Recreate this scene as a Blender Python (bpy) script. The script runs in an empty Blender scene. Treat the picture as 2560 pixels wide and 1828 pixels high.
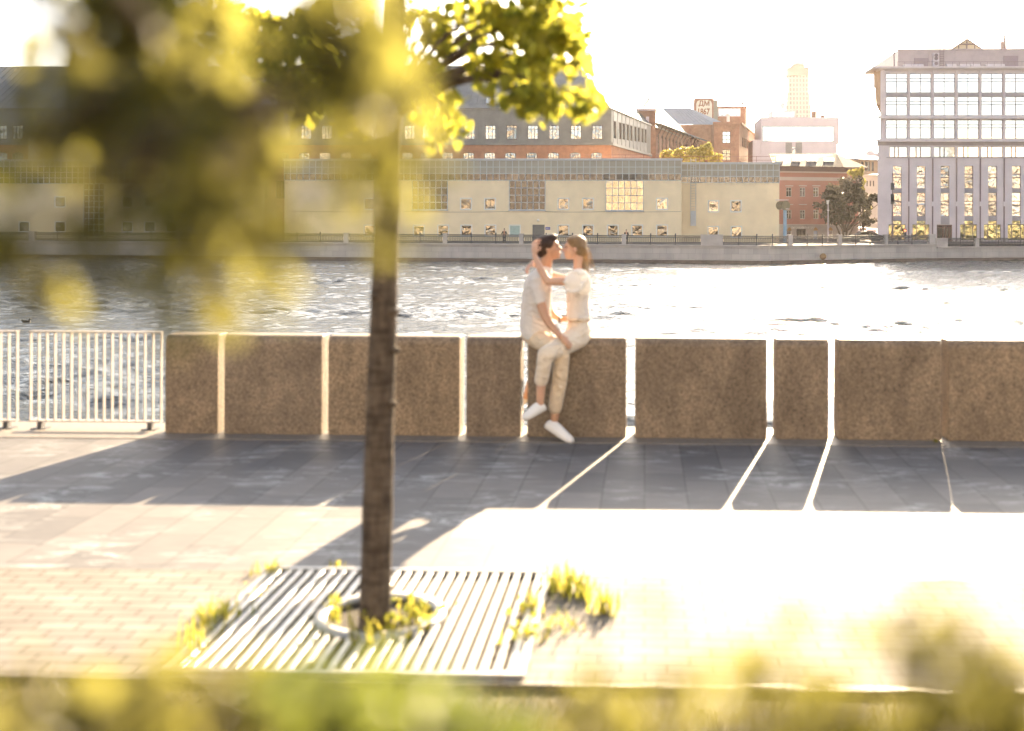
import bpy, bmesh, math, random
import numpy as np
from mathutils import Vector, Matrix
random.seed(7); RNG = np.random.default_rng(7)
SC = bpy.context.scene
COL = SC.collection
R = math.radians

# ---------------------------------------------------------------- camera
FPX, PX0, PY0, YAW, ROLL = 2900.0, 1512.0, 548.7, R(2.0), 0.003
CAM = Vector((0, 0, 1.95))
cd = bpy.data.cameras.new('camera'); cam = bpy.data.objects.new('camera', cd); COL.objects.link(cam)
cam.matrix_world = Matrix.Translation(CAM) @ Matrix.Rotation(YAW, 4, 'Z') @ Matrix.Rotation(R(90), 4, 'X') @ Matrix.Rotation(ROLL, 4, 'Z')
cd.sensor_width = 36; cd.lens = FPX / 2560 * 36
cd.shift_x = (1280 - PX0) / 2560; cd.shift_y = -(914 - PY0) / 2560
cd.clip_start = 0.05; cd.clip_end = 8000
cd.dof.use_dof = True; cd.dof.focus_distance = 125.0; cd.dof.aperture_fstop = 1.45
cd.dof.aperture_blades = 9
SC.camera = cam

# ---------------------------------------------------------------- world, sun, exposure
SUN_AZ, SUN_EL = R(12.5), R(18.5)          # azimuth clockwise from +Y
w = bpy.data.worlds.new("World"); SC.world = w; w.use_nodes = True
wn = w.node_tree; bg = wn.nodes['Background']
sky = wn.nodes.new('ShaderNodeTexSky'); sky.sky_type = 'NISHITA'; sky.sun_disc = False
sky.sun_elevation = SUN_EL; sky.sun_rotation = SUN_AZ
sky.air_density = 1.0; sky.dust_density = 2.5; sky.ozone_density = 1.0
hs_ = wn.nodes.new('ShaderNodeHueSaturation'); hs_.inputs['Saturation'].default_value = .55     # hazy, whiter sky
wn.links.new(sky.outputs[0], hs_.inputs['Color']); wn.links.new(hs_.outputs[0], bg.inputs[0]); bg.inputs[1].default_value = 0.051
ld = bpy.data.lights.new('sun', 'SUN'); sun = bpy.data.objects.new('sun', ld); COL.objects.link(sun)
ld.energy = 4.4; ld.angle = R(0.5); ld.color = (1.0, 0.77, 0.50)
SUND = Vector((math.sin(SUN_AZ) * math.cos(SUN_EL), math.cos(SUN_AZ) * math.cos(SUN_EL), math.sin(SUN_EL)))
sun.rotation_euler = (-SUND).to_track_quat('-Z', 'Y').to_euler()
SC.view_settings.view_transform = 'Standard'; SC.view_settings.look = 'None'
SC.view_settings.exposure = 3.0; SC.view_settings.gamma = 1.0
SC.cycles.use_denoising = True
SC.cycles.max_bounces = 8; SC.cycles.transparent_max_bounces = 8
SC.cycles.sample_clamp_indirect = 8
SC.cycles.volume_bounces = 0
SC.cycles.caustics_reflective = False; SC.cycles.caustics_refractive = False

# ---------------------------------------------------------------- pixel -> world helpers
_cy, _sy = math.cos(YAW), math.sin(YAW)
def ray(px, py):
    a = (px - PX0) / FPX; b = (PY0 - py) / FPX
    a, b = a - ROLL * b, b + ROLL * a
    return Vector((a * _cy - _sy, a * _sy + _cy, b))
def W(px, py, Y):                      # point of that pixel on the plane y = Y
    d = ray(px, py); return CAM + d * (Y / d.y)
def G(px, py, z=0.0):                  # point of that pixel on the plane z
    d = ray(px, py); return CAM + d * ((z - CAM.z) / d.z)
def WC(px, Y):                         # plan point of a pixel column
    p = W(px, PY0, Y); return Vector((p.x, p.y))

# ---------------------------------------------------------------- mesh builder
class MB:
    def __init__(s): s.v = []; s.f = []
    def add(s, vs, fs):
        o = len(s.v); s.v.extend([tuple(v) for v in vs]); s.f.extend([tuple(i + o for i in f) for f in fs]); return s
    def box(s, a, b):
        x0, y0, z0 = a; x1, y1, z1 = b
        return s.add([(x0,y0,z0),(x1,y0,z0),(x1,y1,z0),(x0,y1,z0),(x0,y0,z1),(x1,y0,z1),(x1,y1,z1),(x0,y1,z1)],
                     [(0,3,2,1),(4,5,6,7),(0,1,5,4),(1,2,6,5),(2,3,7,6),(3,0,4,7)])
    def hexa(s, bot, top):             # two quads of points
        return s.add(list(bot) + list(top), [(3,2,1,0),(4,5,6,7),(0,1,5,4),(1,2,6,5),(2,3,7,6),(3,0,4,7)])
    def prism(s, poly, z0, z1):        # plan polygon (counter-clockwise), z range
        n = len(poly); vs = [(p[0], p[1], z0) for p in poly] + [(p[0], p[1], z1) for p in poly]
        fs = [tuple(range(n - 1, -1, -1)), tuple(range(n, 2 * n))]
        for i in range(n): j = (i + 1) % n; fs.append((i, j, n + j, n + i))
        return s.add(vs, fs)
    def extrude(s, ring, vec):         # any planar ring swept along vec
        n = len(ring); vec = Vector(vec); a = [Vector(p) for p in ring]; b = [p + vec for p in a]
        fs = [tuple(range(n - 1, -1, -1)), tuple(range(n, 2 * n))]
        for i in range(n): j = (i + 1) % n; fs.append((i, j, n + j, n + i))
        return s.add(a + b, fs)
    def rings(s, rs, cap=True):
        n = len(rs[0]); o = len(s.v)
        for r in rs: s.v.extend([tuple(p) for p in r])
        for k in range(len(rs) - 1):
            for i in range(n):
                j = (i + 1) % n
                s.f.append((o+k*n+i, o+k*n+j, o+(k+1)*n+j, o+(k+1)*n+i))
        if cap:
            s.f.append(tuple(o + i for i in range(n - 1, -1, -1)))
            m = o + (len(rs) - 1) * n; s.f.append(tuple(m + i for i in range(n)))
        return s
    def tube(s, pts, rad, n=8, cap=True):
        pts = [Vector(p) for p in pts]
        if not hasattr(rad, '__len__'): rad = [rad] * len(pts)
        rs = []; up = None
        for i, p in enumerate(pts):
            t = (pts[min(i+1, len(pts)-1)] - pts[max(i-1, 0)]).normalized()
            if up is None:
                up = Vector((0,0,1)) if abs(t.z) < .9 else Vector((1,0,0))
            a = t.cross(up).normalized(); b = a.cross(t).normalized(); up = b
            rs.append([p + (a*math.cos(q) + b*math.sin(q)) * rad[i] for q in [2*math.pi*k/n for k in range(n)]])
        return s.rings(rs, cap)
    def caps(s, pts, rad, n=14):       # tube with rounded ends
        pts = [Vector(p) for p in pts]; rad = list(rad)
        P, Q = [], []
        d0 = (pts[0]-pts[1]).normalized(); d1 = (pts[-1]-pts[-2]).normalized()
        for a in (85, 60, 30): P.append(pts[0] + d0*rad[0]*math.sin(R(a))); Q.append(rad[0]*math.cos(R(a)))
        P += pts; Q += rad
        for a in (30, 60, 85): P.append(pts[-1] + d1*rad[-1]*math.sin(R(a))); Q.append(rad[-1]*math.cos(R(a)))
        return s.tube(P, Q, n)
    def ell(s, c, rad, rot=None, nu=18, nv=12):
        c = Vector(c); rs = []
        for k in range(nv + 1):
            th = math.pi * (k + .02) / (nv + .04); r = []
            for i in range(nu):
                ph = 2*math.pi*i/nu
                q = Vector((rad[0]*math.sin(th)*math.cos(ph), rad[1]*math.sin(th)*math.sin(ph), -rad[2]*math.cos(th)))
                r.append(c + (rot @ q if rot else q))
            rs.append(r)
        return s.rings(rs)
    def loft(s, secs, n=22):           # (centre, rx, ry) horizontal ellipses
        return s.rings([[Vector(c) + Vector((rx*math.cos(2*math.pi*i/n), ry*math.sin(2*math.pi*i/n), 0)) for i in range(n)] for c, rx, ry in secs])
    def lathe(s, c, prof, n=20):       # profile (r, z)
        c = Vector(c)
        return s.rings([[c + Vector((r*math.cos(2*math.pi*i/n), r*math.sin(2*math.pi*i/n), z)) for i in range(n)] for r, z in prof])

def wloc(o):
    v = Vector((0,0,0))
    while o is not None: v += Vector(o.location); o = o.parent
    return v
def obj(name, mb, mat, parent=None, smooth=False, label=None):
    V = np.array(mb.v, dtype=float)
    if parent is not None: base = np.array(wloc(parent)); loc = (0,0,0)
    else: base = np.array([V[:,0].mean(), V[:,1].mean(), V[:,2].min()]); loc = tuple(base)
    me = bpy.data.meshes.new(name); me.from_pydata((V - base).tolist(), [], mb.f); me.update()
    if smooth: me.polygons.foreach_set('use_smooth', [True] * len(me.polygons))
    if mat: me.materials.append(mat)
    o = bpy.data.objects.new(name, me); COL.objects.link(o); o.location = loc
    if parent is not None: o.parent = parent
    if label: o['label'] = label
    return o
def npmesh(name, V, F, mat, parent=None, smooth=False):
    m = MB(); m.v = V.tolist() if hasattr(V, 'tolist') else V; m.f = F.tolist() if hasattr(F, 'tolist') else F
    return obj(name, m, mat, parent, smooth)
def thing(name, label, cat, loc, group=None):
    o = bpy.data.objects.new(name, None); COL.objects.link(o); o.location = loc; o.empty_display_size = .2
    return tag(o, label, cat, group)
def tag(o, label, cat, group=None):
    o['label'] = label; o['category'] = cat
    if group: o['group'] = group
    return o
def struct(name, mb, mat):
    o = obj(name, mb, mat); o['kind'] = 'structure'; return o
def bevel(o, wdt=.01, seg=2):
    bm = bmesh.new(); bm.from_mesh(o.data)
    bmesh.ops.bevel(bm, geom=list(bm.edges), offset=wdt, segments=seg, affect='EDGES', profile=.5)
    bm.to_mesh(o.data); bm.free(); return o

# ---------------------------------------------------------------- materials
class NT:
    def __init__(s, name):
        s.m = bpy.data.materials.new(name); s.m.use_nodes = True; s.t = s.m.node_tree
        s.p = s.t.nodes['Principled BSDF']; s.out = s.t.nodes['Material Output']
    def n(s, typ, **kw):
        x = s.t.nodes.new(typ)
        for k, v in kw.items():
            if k.startswith('i_'): x.inputs[k[2:].replace('_', ' ')].default_value = v
            else: setattr(x, k, v)
        return x
    def l(s, a, b): s.t.links.new(a, b)
    def coord(s, scale=(1,1,1), rot=(0,0,0), kind='Object'):
        if kind == 'World': o = s.n('ShaderNodeNewGeometry').outputs['Position']
        else: o = s.n('ShaderNodeTexCoord').outputs[kind]
        mp = s.n('ShaderNodeMapping'); mp.inputs['Scale'].default_value = scale; mp.inputs['Rotation'].default_value = rot
        s.l(o, mp.inputs['Vector']); return mp.outputs[0]
    def noise(s, vec, scale, detail=4, rough=.55, dist=0):
        x = s.n('ShaderNodeTexNoise'); x.inputs['Scale'].default_value = scale; x.inputs['Detail'].default_value = detail
        x.inputs['Roughness'].default_value = rough; x.inputs['Distortion'].default_value = dist
        s.l(vec, x.inputs['Vector']); return x.outputs[0]
    def ramp(s, fac, stops):
        x = s.n('ShaderNodeValToRGB'); e = x.color_ramp.elements
        while len(e) < len(stops): e.new(.5)
        for k, (p, c) in enumerate(stops): e[k].position = p; e[k].color = (*c, 1) if len(c) == 3 else c
        s.l(fac, x.inputs[0]); return x.outputs[0]
    def mix(s, fac, a, b, mode='MIX'):
        x = s.n('ShaderNodeMix', data_type='RGBA', blend_type=mode)
        if isinstance(fac, (int, float)): x.inputs[0].default_value = fac
        else: s.l(fac, x.inputs[0])
        for k, v in ((6, a), (7, b)):
            if isinstance(v, tuple): x.inputs[k].default_value = (*v, 1)
            else: s.l(v, x.inputs[k])
        return x.outputs[2]
    def bump(s, h, strength=.3, dist=.02):
        x = s.n('ShaderNodeBump'); x.inputs['Strength'].default_value = strength; x.inputs['Distance'].default_value = dist
        s.l(h, x.inputs['Height']); s.l(x.outputs[0], s.p.inputs['Normal']); return x
    def set(s, **kw):
        for k, v in kw.items(): s.p.inputs[k.replace('_', ' ')].default_value = v
        return s
MATS = {}
def M(name, col, rough=.6, var=.12, scale=3.0, metal=0.0, bump=0.0, streak=False, spec=.5):
    if name in MATS: return MATS[name]
    t = NT(name); v = t.coord((1,1,.25) if streak else (1,1,1), kind='World')
    f = t.noise(v, scale, 6)
    lo = tuple(c*(1-var) for c in col); hi = tuple(min(1, c*(1+var)) for c in col)
    c = t.ramp(f, [(.3, lo), (.7, hi)]); t.l(c, t.p.inputs['Base Color'])
    t.set(Roughness=rough, Metallic=metal, Specular_IOR_Level=spec)
    if bump: t.bump(t.noise(v, scale*6, 4), bump, .01)
    MATS[name] = t.m; return t.m

def mat_granite():
    t = NT('granite'); v = t.coord(kind='World')
    vo = t.n('ShaderNodeTexVoronoi'); vo.inputs['Scale'].default_value = 80; t.l(v, vo.inputs['Vector'])
    a = t.ramp(vo.outputs['Color'], [(.15, (.05,.04,.03)), (.45, (.20,.155,.105)), (.8, (.33,.275,.205))])
    b = t.ramp(t.noise(v, 34, 7, .74), [(.36, (.085,.068,.054)), (.64, (.38,.31,.235))])
    c = t.mix(.5, a, b)
    d = t.ramp(t.noise(v, 2.2, 4), [(.3, (.72,.7,.68)), (.7, (1.0,.98,.95))])
    oi = t.n('ShaderNodeObjectInfo'); e = t.ramp(oi.outputs['Random'], [(0, (.86,.80,.77)), (.5, (1.06,1.0,.94)), (1, (1.22,1.12,.98))])
    st_ = t.ramp(t.noise(t.coord((1.5,1.5,.5), kind='World'), 3.0, 5, .6, .8), [(.35, (.74,.72,.70)), (.6, (1.05,1.04,1.02))])
    c = t.mix(1.0, t.mix(1.0, c, e, 'MULTIPLY'), st_, 'MULTIPLY')
    t.l(t.mix(1.0, c, d, 'MULTIPLY'), t.p.inputs['Base Color'])
    t.set(Roughness=.55); t.bump(t.noise(v, 120, 3), .25, .003); return t.m
def mat_tiles():
    t = NT('slate_tiles'); v = t.coord((1,1,1), (0,0,R(90)), kind='World')
    br = t.n('ShaderNodeTexBrick'); br.offset = .37; br.offset_frequency = 2
    for k, x in (('Scale',1.0),('Mortar Size',.004),('Mortar Smooth',.2),('Bias',0.0),('Brick Width',.62),('Row Height',.3)): br.inputs[k].default_value = x
    br.inputs['Color1'].default_value = (.112,.108,.11,1); br.inputs['Color2'].default_value = (.175,.165,.16,1); br.inputs['Mortar'].default_value = (.05,.047,.045,1)
    t.l(v, br.inputs['Vector'])
    vx = t.coord((1.2,5.5,1), kind='World')
    n1 = t.noise(vx, 1.9, 8, .65, 1.6)
    vein = t.ramp(n1, [(.535, (0,0,0)), (.585, (.9,.9,.9)), (.60, (.7,.7,.7)), (.66, (0,0,0))])
    n2 = t.ramp(t.noise(vx, 5, 6, .6, .5), [(.3, (.78,.78,.8)), (.7, (1.12,1.1,1.08))])
    c = t.mix(1.0, br.outputs['Color'], n2, 'MULTIPLY')
    gate = t.ramp(t.noise(t.coord(kind='World'), 1.3, 2), [(.45, (0,0,0)), (.6, (1,1,1))])
    vv = t.mix(1.0, vein, gate, 'MULTIPLY')
    c = t.mix(vv, c, (.40,.41,.40)); t.l(c, t.p.inputs['Base Color'])
    t.l(t.ramp(n2, [(0, (.50,)*3), (1, (.66,)*3)]), t.p.inputs['Roughness'])
    t.set(Specular_IOR_Level=.3); t.bump(br.outputs['Fac'], -.4, .004); return t.m
def mat_pavers():
    t = NT('concrete_pavers'); v = t.coord((1,1,1), kind='World')
    br = t.n('ShaderNodeTexBrick'); br.offset = .5
    for k, x in (('Scale',1.0),('Mortar Size',.006),('Mortar Smooth',.3),('Bias',0.0),('Brick Width',.2),('Row Height',.1)): br.inputs[k].default_value = x
    br.inputs['Color1'].default_value = (.19,.172,.152,1); br.inputs['Color2'].default_value = (.25,.225,.20,1); br.inputs['Mortar'].default_value = (.07,.056,.045,1)
    t.l(v, br.inputs['Vector'])
    n2 = t.ramp(t.noise(v, 3, 6), [(.3, (.8,.8,.8)), (.7, (1.1,1.1,1.1))])
    t.l(t.mix(1.0, br.outputs['Color'], n2, 'MULTIPLY'), t.p.inputs['Base Color'])
    t.set(Roughness=.8, Specular_IOR_Level=.2); t.bump(br.outputs['Fac'], -.5, .006); return t.m
def mat_water():
    t = NT('river_water'); t.p.inputs['Base Color'].default_value = (.03,.032,.024,1)
    t.set(Roughness=.06, IOR=1.6)
    v1 = t.coord((.55,1.0,1), (0,0,R(8)), kind='World'); v2 = t.coord((1.6,2.6,1), (0,0,R(-14)), kind='World')
    a = t.noise(v1, .55, 5, .6, .6); b = t.noise(v2, 2.0, 4, .6, .3)
    ad = t.n('ShaderNodeMath', operation='MULTIPLY_ADD'); ad.inputs[1].default_value = .28
    t.l(b, ad.inputs[0]); t.l(a, ad.inputs[2])
    t.bump(b, .8, .12); return t.m
def mat_leaf(name, lo, hi, trans=.5, rough=.45):
    t = NT(name); g = t.n('ShaderNodeNewGeometry')
    c = t.ramp(g.outputs['Random Per Island'], [(0, lo), (1, hi)])
    t.l(c, t.p.inputs['Base Color']); t.set(Roughness=rough, Specular_IOR_Level=.35)
    tr = t.n('ShaderNodeBsdfTranslucent'); gm = t.n('ShaderNodeGamma'); gm.inputs[1].default_value = .68
    t.l(c, gm.inputs[0]); t.l(gm.outputs[0], tr.inputs['Color'])
    mx = t.n('ShaderNodeMixShader'); mx.inputs[0].default_value = trans
    t.l(t.p.outputs[0], mx.inputs[1]); t.l(tr.outputs[0], mx.inputs[2]); t.l(mx.outputs[0], t.out.inputs['Surface']); return t.m
def mat_glass(name, tint, rough=.03, wob=.25, scale=1.1, var=.15):
    t = NT(name); oi = t.n('ShaderNodeObjectInfo')
    c = t.ramp(oi.outputs['Random'], [(0, tuple(x*(1-var) for x in tint)), (1, tuple(min(1, x*(1+var)) for x in tint))])
    t.l(c, t.p.inputs['Base Color']); t.set(Roughness=rough, Metallic=1.0)
    if wob: t.bump(t.noise(t.coord(kind='World'), scale, 2, .5, 1.0), wob, .12)
    return t.m
def mat_cloth(name, col, trans=0.0, scale=9, strength=.5, dist=.02):
    t = NT(name); v = t.coord((1,1,1.6), kind='World')
    t.l(t.ramp(t.noise(v, 60, 3), [(.3, tuple(c*.94 for c in col)), (.7, col)]), t.p.inputs['Base Color'])
    t.set(Roughness=.85, Specular_IOR_Level=.15, Sheen_Weight=.15); t.bump(t.noise(v, scale, 3, .5, 1.2), strength, dist)
    if trans:
        tr = t.n('ShaderNodeBsdfTranslucent'); tr.inputs['Color'].default_value = (*col, 1)
        mx = t.n('ShaderNodeMixShader'); mx.inputs[0].default_value = trans
        t.l(t.p.outputs[0], mx.inputs[1]); t.l(tr.outputs[0], mx.inputs[2]); t.l(mx.outputs[0], t.out.inputs['Surface'])
    return t.m
def mat_skin(name, col):
    t = NT(name); v = t.coord(kind='World')
    t.l(t.ramp(t.noise(v, 14, 4), [(.3, tuple(c*.9 for c in col)), (.7, col)]), t.p.inputs['Base Color'])
    t.set(Roughness=.5, Subsurface_Weight=.25); t.p.inputs['Subsurface Radius'].default_value = (.012,.005,.003); t.p.inputs['Subsurface Scale'].default_value = 1.0
    return t.m
def mat_hair(name, col):
    t = NT(name); v = t.coord((30,30,4), kind='World')
    t.l(t.ramp(t.noise(v, 4, 4), [(.3, tuple(c*.6 for c in col)), (.7, tuple(c*1.3 for c in col))]), t.p.inputs['Base Color'])
    t.set(Roughness=.4); t.bump(t.noise(v, 5, 3), .5, .01)
    tr = t.n('ShaderNodeBsdfTranslucent'); tr.inputs['Color'].default_value = (*[min(1, c*1.8) for c in col], 1)
    mx = t.n('ShaderNodeMixShader'); mx.inputs[0].default_value = .4
    t.l(t.p.outputs[0], mx.inputs[1]); t.l(tr.outputs[0], mx.inputs[2]); t.l(mx.outputs[0], t.out.inputs['Surface'])
    return t.m

m_granite = mat_granite(); m_tiles = mat_tiles(); m_pavers = mat_pavers(); m_water = mat_water()
m_kerb = M('kerb_stone', (.20,.175,.15), .6, .2, 20)
m_leaf = mat_leaf('linden_leaf', (.10,.12,.008), (.30,.265,.012), .70)
m_nearleaf = mat_leaf('near_leaf', (.024,.021,.004), (.18,.165,.018), .6)
m_greenleaf = mat_leaf('green_shrub_leaf', (.035,.05,.006), (.12,.145,.012), .55)
m_weed = mat_leaf('weed_leaf', (.09,.12,.01), (.34,.28,.02), .55)
m_yleaf = mat_leaf('autumn_leaf', (.22,.20,.03), (.45,.36,.05), .3)
m_dleaf = mat_leaf('dark_leaf', (.05,.04,.025), (.10,.08,.04), .2)
def mat_bark():
    t = NT('bark'); v = t.coord((1,1,.22), kind='World'); h = t.coord((.6,.6,4), kind='World'); w_ = t.coord(kind='World')
    a = t.ramp(t.noise(v, 40, 6, .7), [(.3, (.065,.05,.04)), (.7, (.165,.13,.10))])
    l = t.ramp(t.noise(h, 9, 4, .6, .4), [(.36, (.62,.60,.58)), (.52, (1,1,1)), (.72, (1.15,1.12,1.08))])
    p = t.ramp(t.noise(w_, 11, 4), [(.3, (.7,.68,.66)), (.65, (1.15,1.15,1.1))])
    t.l(t.mix(1.0, t.mix(1.0, a, l, 'MULTIPLY'), p, 'MULTIPLY'), t.p.inputs['Base Color']); t.set(Roughness=.9, Specular_IOR_Level=.2)
    ad = t.n('ShaderNodeMath', operation='ADD'); t.l(t.noise(v, 40, 6, .7), ad.inputs[0]); t.l(t.noise(h, 9, 4, .6, .4), ad.inputs[1]); t.bump(ad.outputs[0], 1.0, .012); return t.m
m_bark = mat_bark()
m_fsteel = M('pale_steel', (.40,.39,.37), .4, .25, 14, metal=.4)
m_dsteel = M('dark_iron', (.06,.06,.065), .5, .2, 20)
m_stucco = M('cream_stucco', (.78,.64,.43), .85, .06, .6)
m_grey = M('grey_concrete', (.64,.565,.585), .8, .08, .5)
m_greylt = M('light_concrete', (.64,.57,.59), .75, .06, .5)
m_zinc = M('zinc_cladding', (.14,.145,.145), .5, .15, .8, metal=.2)
m_zroof = M('zinc_roof', (.15,.16,.165), .55, .15, .8, spec=.4)
m_blueroof = M('blue_metal_roof', (.20,.235,.29), .6, .1, 1.0, spec=.3)
m_brick = M('red_brick', (.34,.165,.10), .85, .2, 1.2)
m_brickd = M('dark_brick', (.21,.115,.08), .85, .25, 1.2)
m_pink = M('pink_stucco', (.40,.19,.15), .85, .08, .5)
m_white = M('white_trim', (.72,.70,.66), .6, .05, 2)
m_stone = M('quay_stone', (.43,.39,.37), .8, .18, .7)
m_panel = M('cream_panel', (.27,.26,.215), .45, .12, .5)
m_frame = M('grey_frame', (.42,.45,.48), .5, .08, 4)
m_dframe = M('dark_window_frame', (.09,.07,.065), .5, .1, 4)
m_pframe = M('plum_window_frame', (.22,.16,.17), .5, .1, 4)
m_asph = M('asphalt', (.09,.085,.08), .8, .15, 4)
m_gw = mat_glass('warm_window_glass', (.36,.35,.34), .06, .7, .8, .4)
m_gc = mat_glass('brown_window_glass', (.20,.18,.155), .06, .8, 1.0, .5)
m_gd = mat_glass('dark_window_glass', (.055,.055,.06), .10, .05, .5, .2)
m_gs = mat_glass('sky_window_glass', (.80,.80,.78), .05, .05, .4, .06)
m_gb = mat_glass('reflection_tint_glass', (.36,.31,.23), .15, .4, .5, .05)  # lighter tan tint paints in a warm bright reflection

# ---------------------------------------------------------------- ground, water, near quay
YW = 10.33                                   # front of the granite wall
YQ = 10.86                                   # quay edge
ZW = -2.95                                   # water level
ZF = -0.90                                   # far promenade
XL, XR = -45, 45
struct('pavement', MB().add([(XL,6.35,0),(XR,6.35,0),(XR,YW-.25,0),(XL,YW-.25,0)], [(0,1,2,3)]), m_tiles)
struct('paving', MB().add([(XL,4.86,0),(XR,4.86,0),(XR,6.347,0),(XL,6.347,0)], [(0,1,2,3)]), m_pavers)
struct('kerb', MB().box((XL,YW-.25,-.3),(XR,YQ,.006)), m_kerb)
tag(obj('embankment_wall', MB().box((XL,YQ-.35,ZW-1.5),(XR,YQ-.003,-.302)), m_stone), 'near stone embankment wall dropping to the river under the granite blocks', 'embankment wall')
struct('lawn', MB().add([(XL,-120,-.012),(XR,-120,-.012),(XR,4.82,-.012),(XL,4.82,-.012)], [(0,1,2,3)]), M('lawn_soil', (.05,.038,.02), .9, .3, 8))
tag(obj('lawn_edging', MB().box((XL,4.82,-.1),(XR,4.857,.012)), M('edging_steel', (.10,.085,.07), .6, .2, 10)), 'thin dark steel edging strip between the paving and the lawn', 'edging')
def river():
    xs = np.arange(-92, 78, .32); ys = np.concatenate([np.arange(11.2, 34, .2), np.arange(34, 80, .15), np.arange(80, 145, .24)]); Xg, Yg = np.meshgrid(xs, ys); Z = np.zeros_like(Xg); rg = np.random.default_rng(3)
    amp = np.clip(.52 + .32*np.sin(Yg*.23+np.sin(Xg*.06)*1.7+.8) + .30*np.sin(Yg*.41-Xg*.035+np.sin(Xg*.11+Yg*.05)*2) + .2*np.sin(Yg*.9+Xg*.09), .42, 1.05) 
    for _ in range(80):
        L = rg.uniform(.62, 2.3); th = rg.normal(0, .6); k = 2*math.pi/L; ph = rg.uniform(0, 6.28); A = .0080*L**.8
        q = k*(Xg*math.sin(th) + Yg*math.cos(th)) + ph + .6*np.sin(.35*Xg+ph*3) ; Z += A*(np.sin(q) + .25*np.sin(2*q))
    Z = Z*amp; Z[0,:] = Z[-1,:] = 0; Z[:,0] = Z[:,-1] = 0
    V = np.stack([Xg, Yg, ZW + Z], -1).reshape(-1,3); ny, nx = Xg.shape; idx = np.arange(ny*nx).reshape(ny,nx)
    F = np.stack([idx[:-1,:-1], idx[:-1,1:], idx[1:,1:], idx[1:,:-1]], -1).reshape(-1,4).tolist(); V = V.tolist(); o = len(V)
    x0, x1, y0, y1 = xs[0], xs[-1], ys[0], ys[-1]
    for a, c, e, g in ((-900,YQ-.2,900,y0),(-900,y1,900,420),(-900,y0,x0,y1),(x1,y0,900,y1)):
        o = len(V); V += [(a,c,ZW),(e,c,ZW),(e,g,ZW),(a,g,ZW)]; F.append((o,o+1,o+2,o+3))
    m = MB(); m.v = V; m.f = [tuple(f) for f in F]; ob = struct('river', m, m_water); ob.data.polygons.foreach_set('use_smooth', [True]*len(ob.data.polygons))
river()

# far bank line in plan
BK = [WC(-700,150), WC(-150,142.5), WC(0,141), WC(1400,132), WC(1925,129), WC(2342,141), WC(2720,147), WC(3300,156)]
def bank(px, off=0.0):
    d = ray(px, PY0); d2 = Vector((d.x, d.y))
    for a, b in zip(BK, BK[1:]):
        e = b - a; den = d2.x*e.y - d2.y*e.x
        if abs(den) < 1e-9: continue
        t = (a.x*e.y - a.y*e.x)/den; s = (a.x*d2.y - a.y*d2.x)/den
        if -1e-6 <= s <= 1 + 1e-6 and t > 0:
            n = Vector((-e.y, e.x)).normalized(); return Vector((d2.x*t, d2.y*t)) + n*off
    return BK[-1]
def slab(mb, pts, o0, o1, z0, z1):            # wall of thickness along a plan polyline
    for a, b in zip(pts, pts[1:]):
        n = Vector((-(b-a).y, (b-a).x)).normalized()
        q = [a+n*o0, b+n*o0, b+n*o1, a+n*o1]
        mb.hexa([(p.x,p.y,z0) for p in q], [(p.x,p.y,z1) for p in q])
    return mb
FGP = [(BK[0].x-800, BK[0].y+.3)] + [(p.x, p.y+.3) for p in BK] + [(BK[-1].x+800, BK[-1].y+.3), (2500,3500), (-2500,3500)]
n_ = len(FGP)
struct('far_ground', MB().add([(x, y, ZF-.02) for x, y in FGP], [tuple(range(n_))]), m_asph)
def mat_quay():
    t = NT('quay_blocks'); v = t.coord((1,1,1), (R(90),0,0), kind='World')
    br = t.n('ShaderNodeTexBrick')
    for k, x in (('Scale',1.0),('Mortar Size',.012),('Brick Width',1.6),('Row Height',.62)): br.inputs[k].default_value = x
    br.inputs['Color1'].default_value = (.41,.38,.37,1); br.inputs['Color2'].default_value = (.48,.45,.43,1); br.inputs['Mortar'].default_value = (.30,.27,.26,1)
    t.l(v, br.inputs['Vector'])
    nn = t.ramp(t.noise(t.coord((1,1,.2), kind='World'), .8, 5), [(.3,(.85,.85,.85)),(.7,(1.08,1.06,1.04))])
    t.l(t.mix(1.0, br.outputs['Color'], nn, 'MULTIPLY'), t.p.inputs['Base Color']); t.set(Roughness=.85); return t.m
m_quay = mat_quay()
def quay(label, pts, ztop):
    r = thing('embankment_wall', label, 'embankment wall', (pts[0].x, pts[0].y, ZW))
    obj('stone_face', slab(MB(), pts, 0, .8, ZW+.38, ztop-.16), m_quay, r)
    obj('footing', slab(MB(), pts, -.14, .8, ZW-1, ZW+.36), M('wet_stone', (.12,.09,.075), .6, .25, 1), r)
    obj('coping', slab(MB(), pts, -.16, .9, ztop-.158, ztop), m_stone, r)
    return r
pstep = bank(2342)
q1 = quay('long grey stone embankment wall across the river below the iron fence', BK[:5] + [pstep], ZF+.02)
q2 = quay('lower stone embankment wall at the right, one step below the long one', [pstep] + BK[6:], ZF-.32)
pp = W(2058, 641, bank(2058).y - .1)
obj('drain_pipe', MB().tube([pp + Vector((.1,.5,0)), pp + Vector((-.1,-.5,-.02))], [.36,.36], 18), M('rusty_pipe', (.22,.13,.06), .8, .3, 3), q1)

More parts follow.
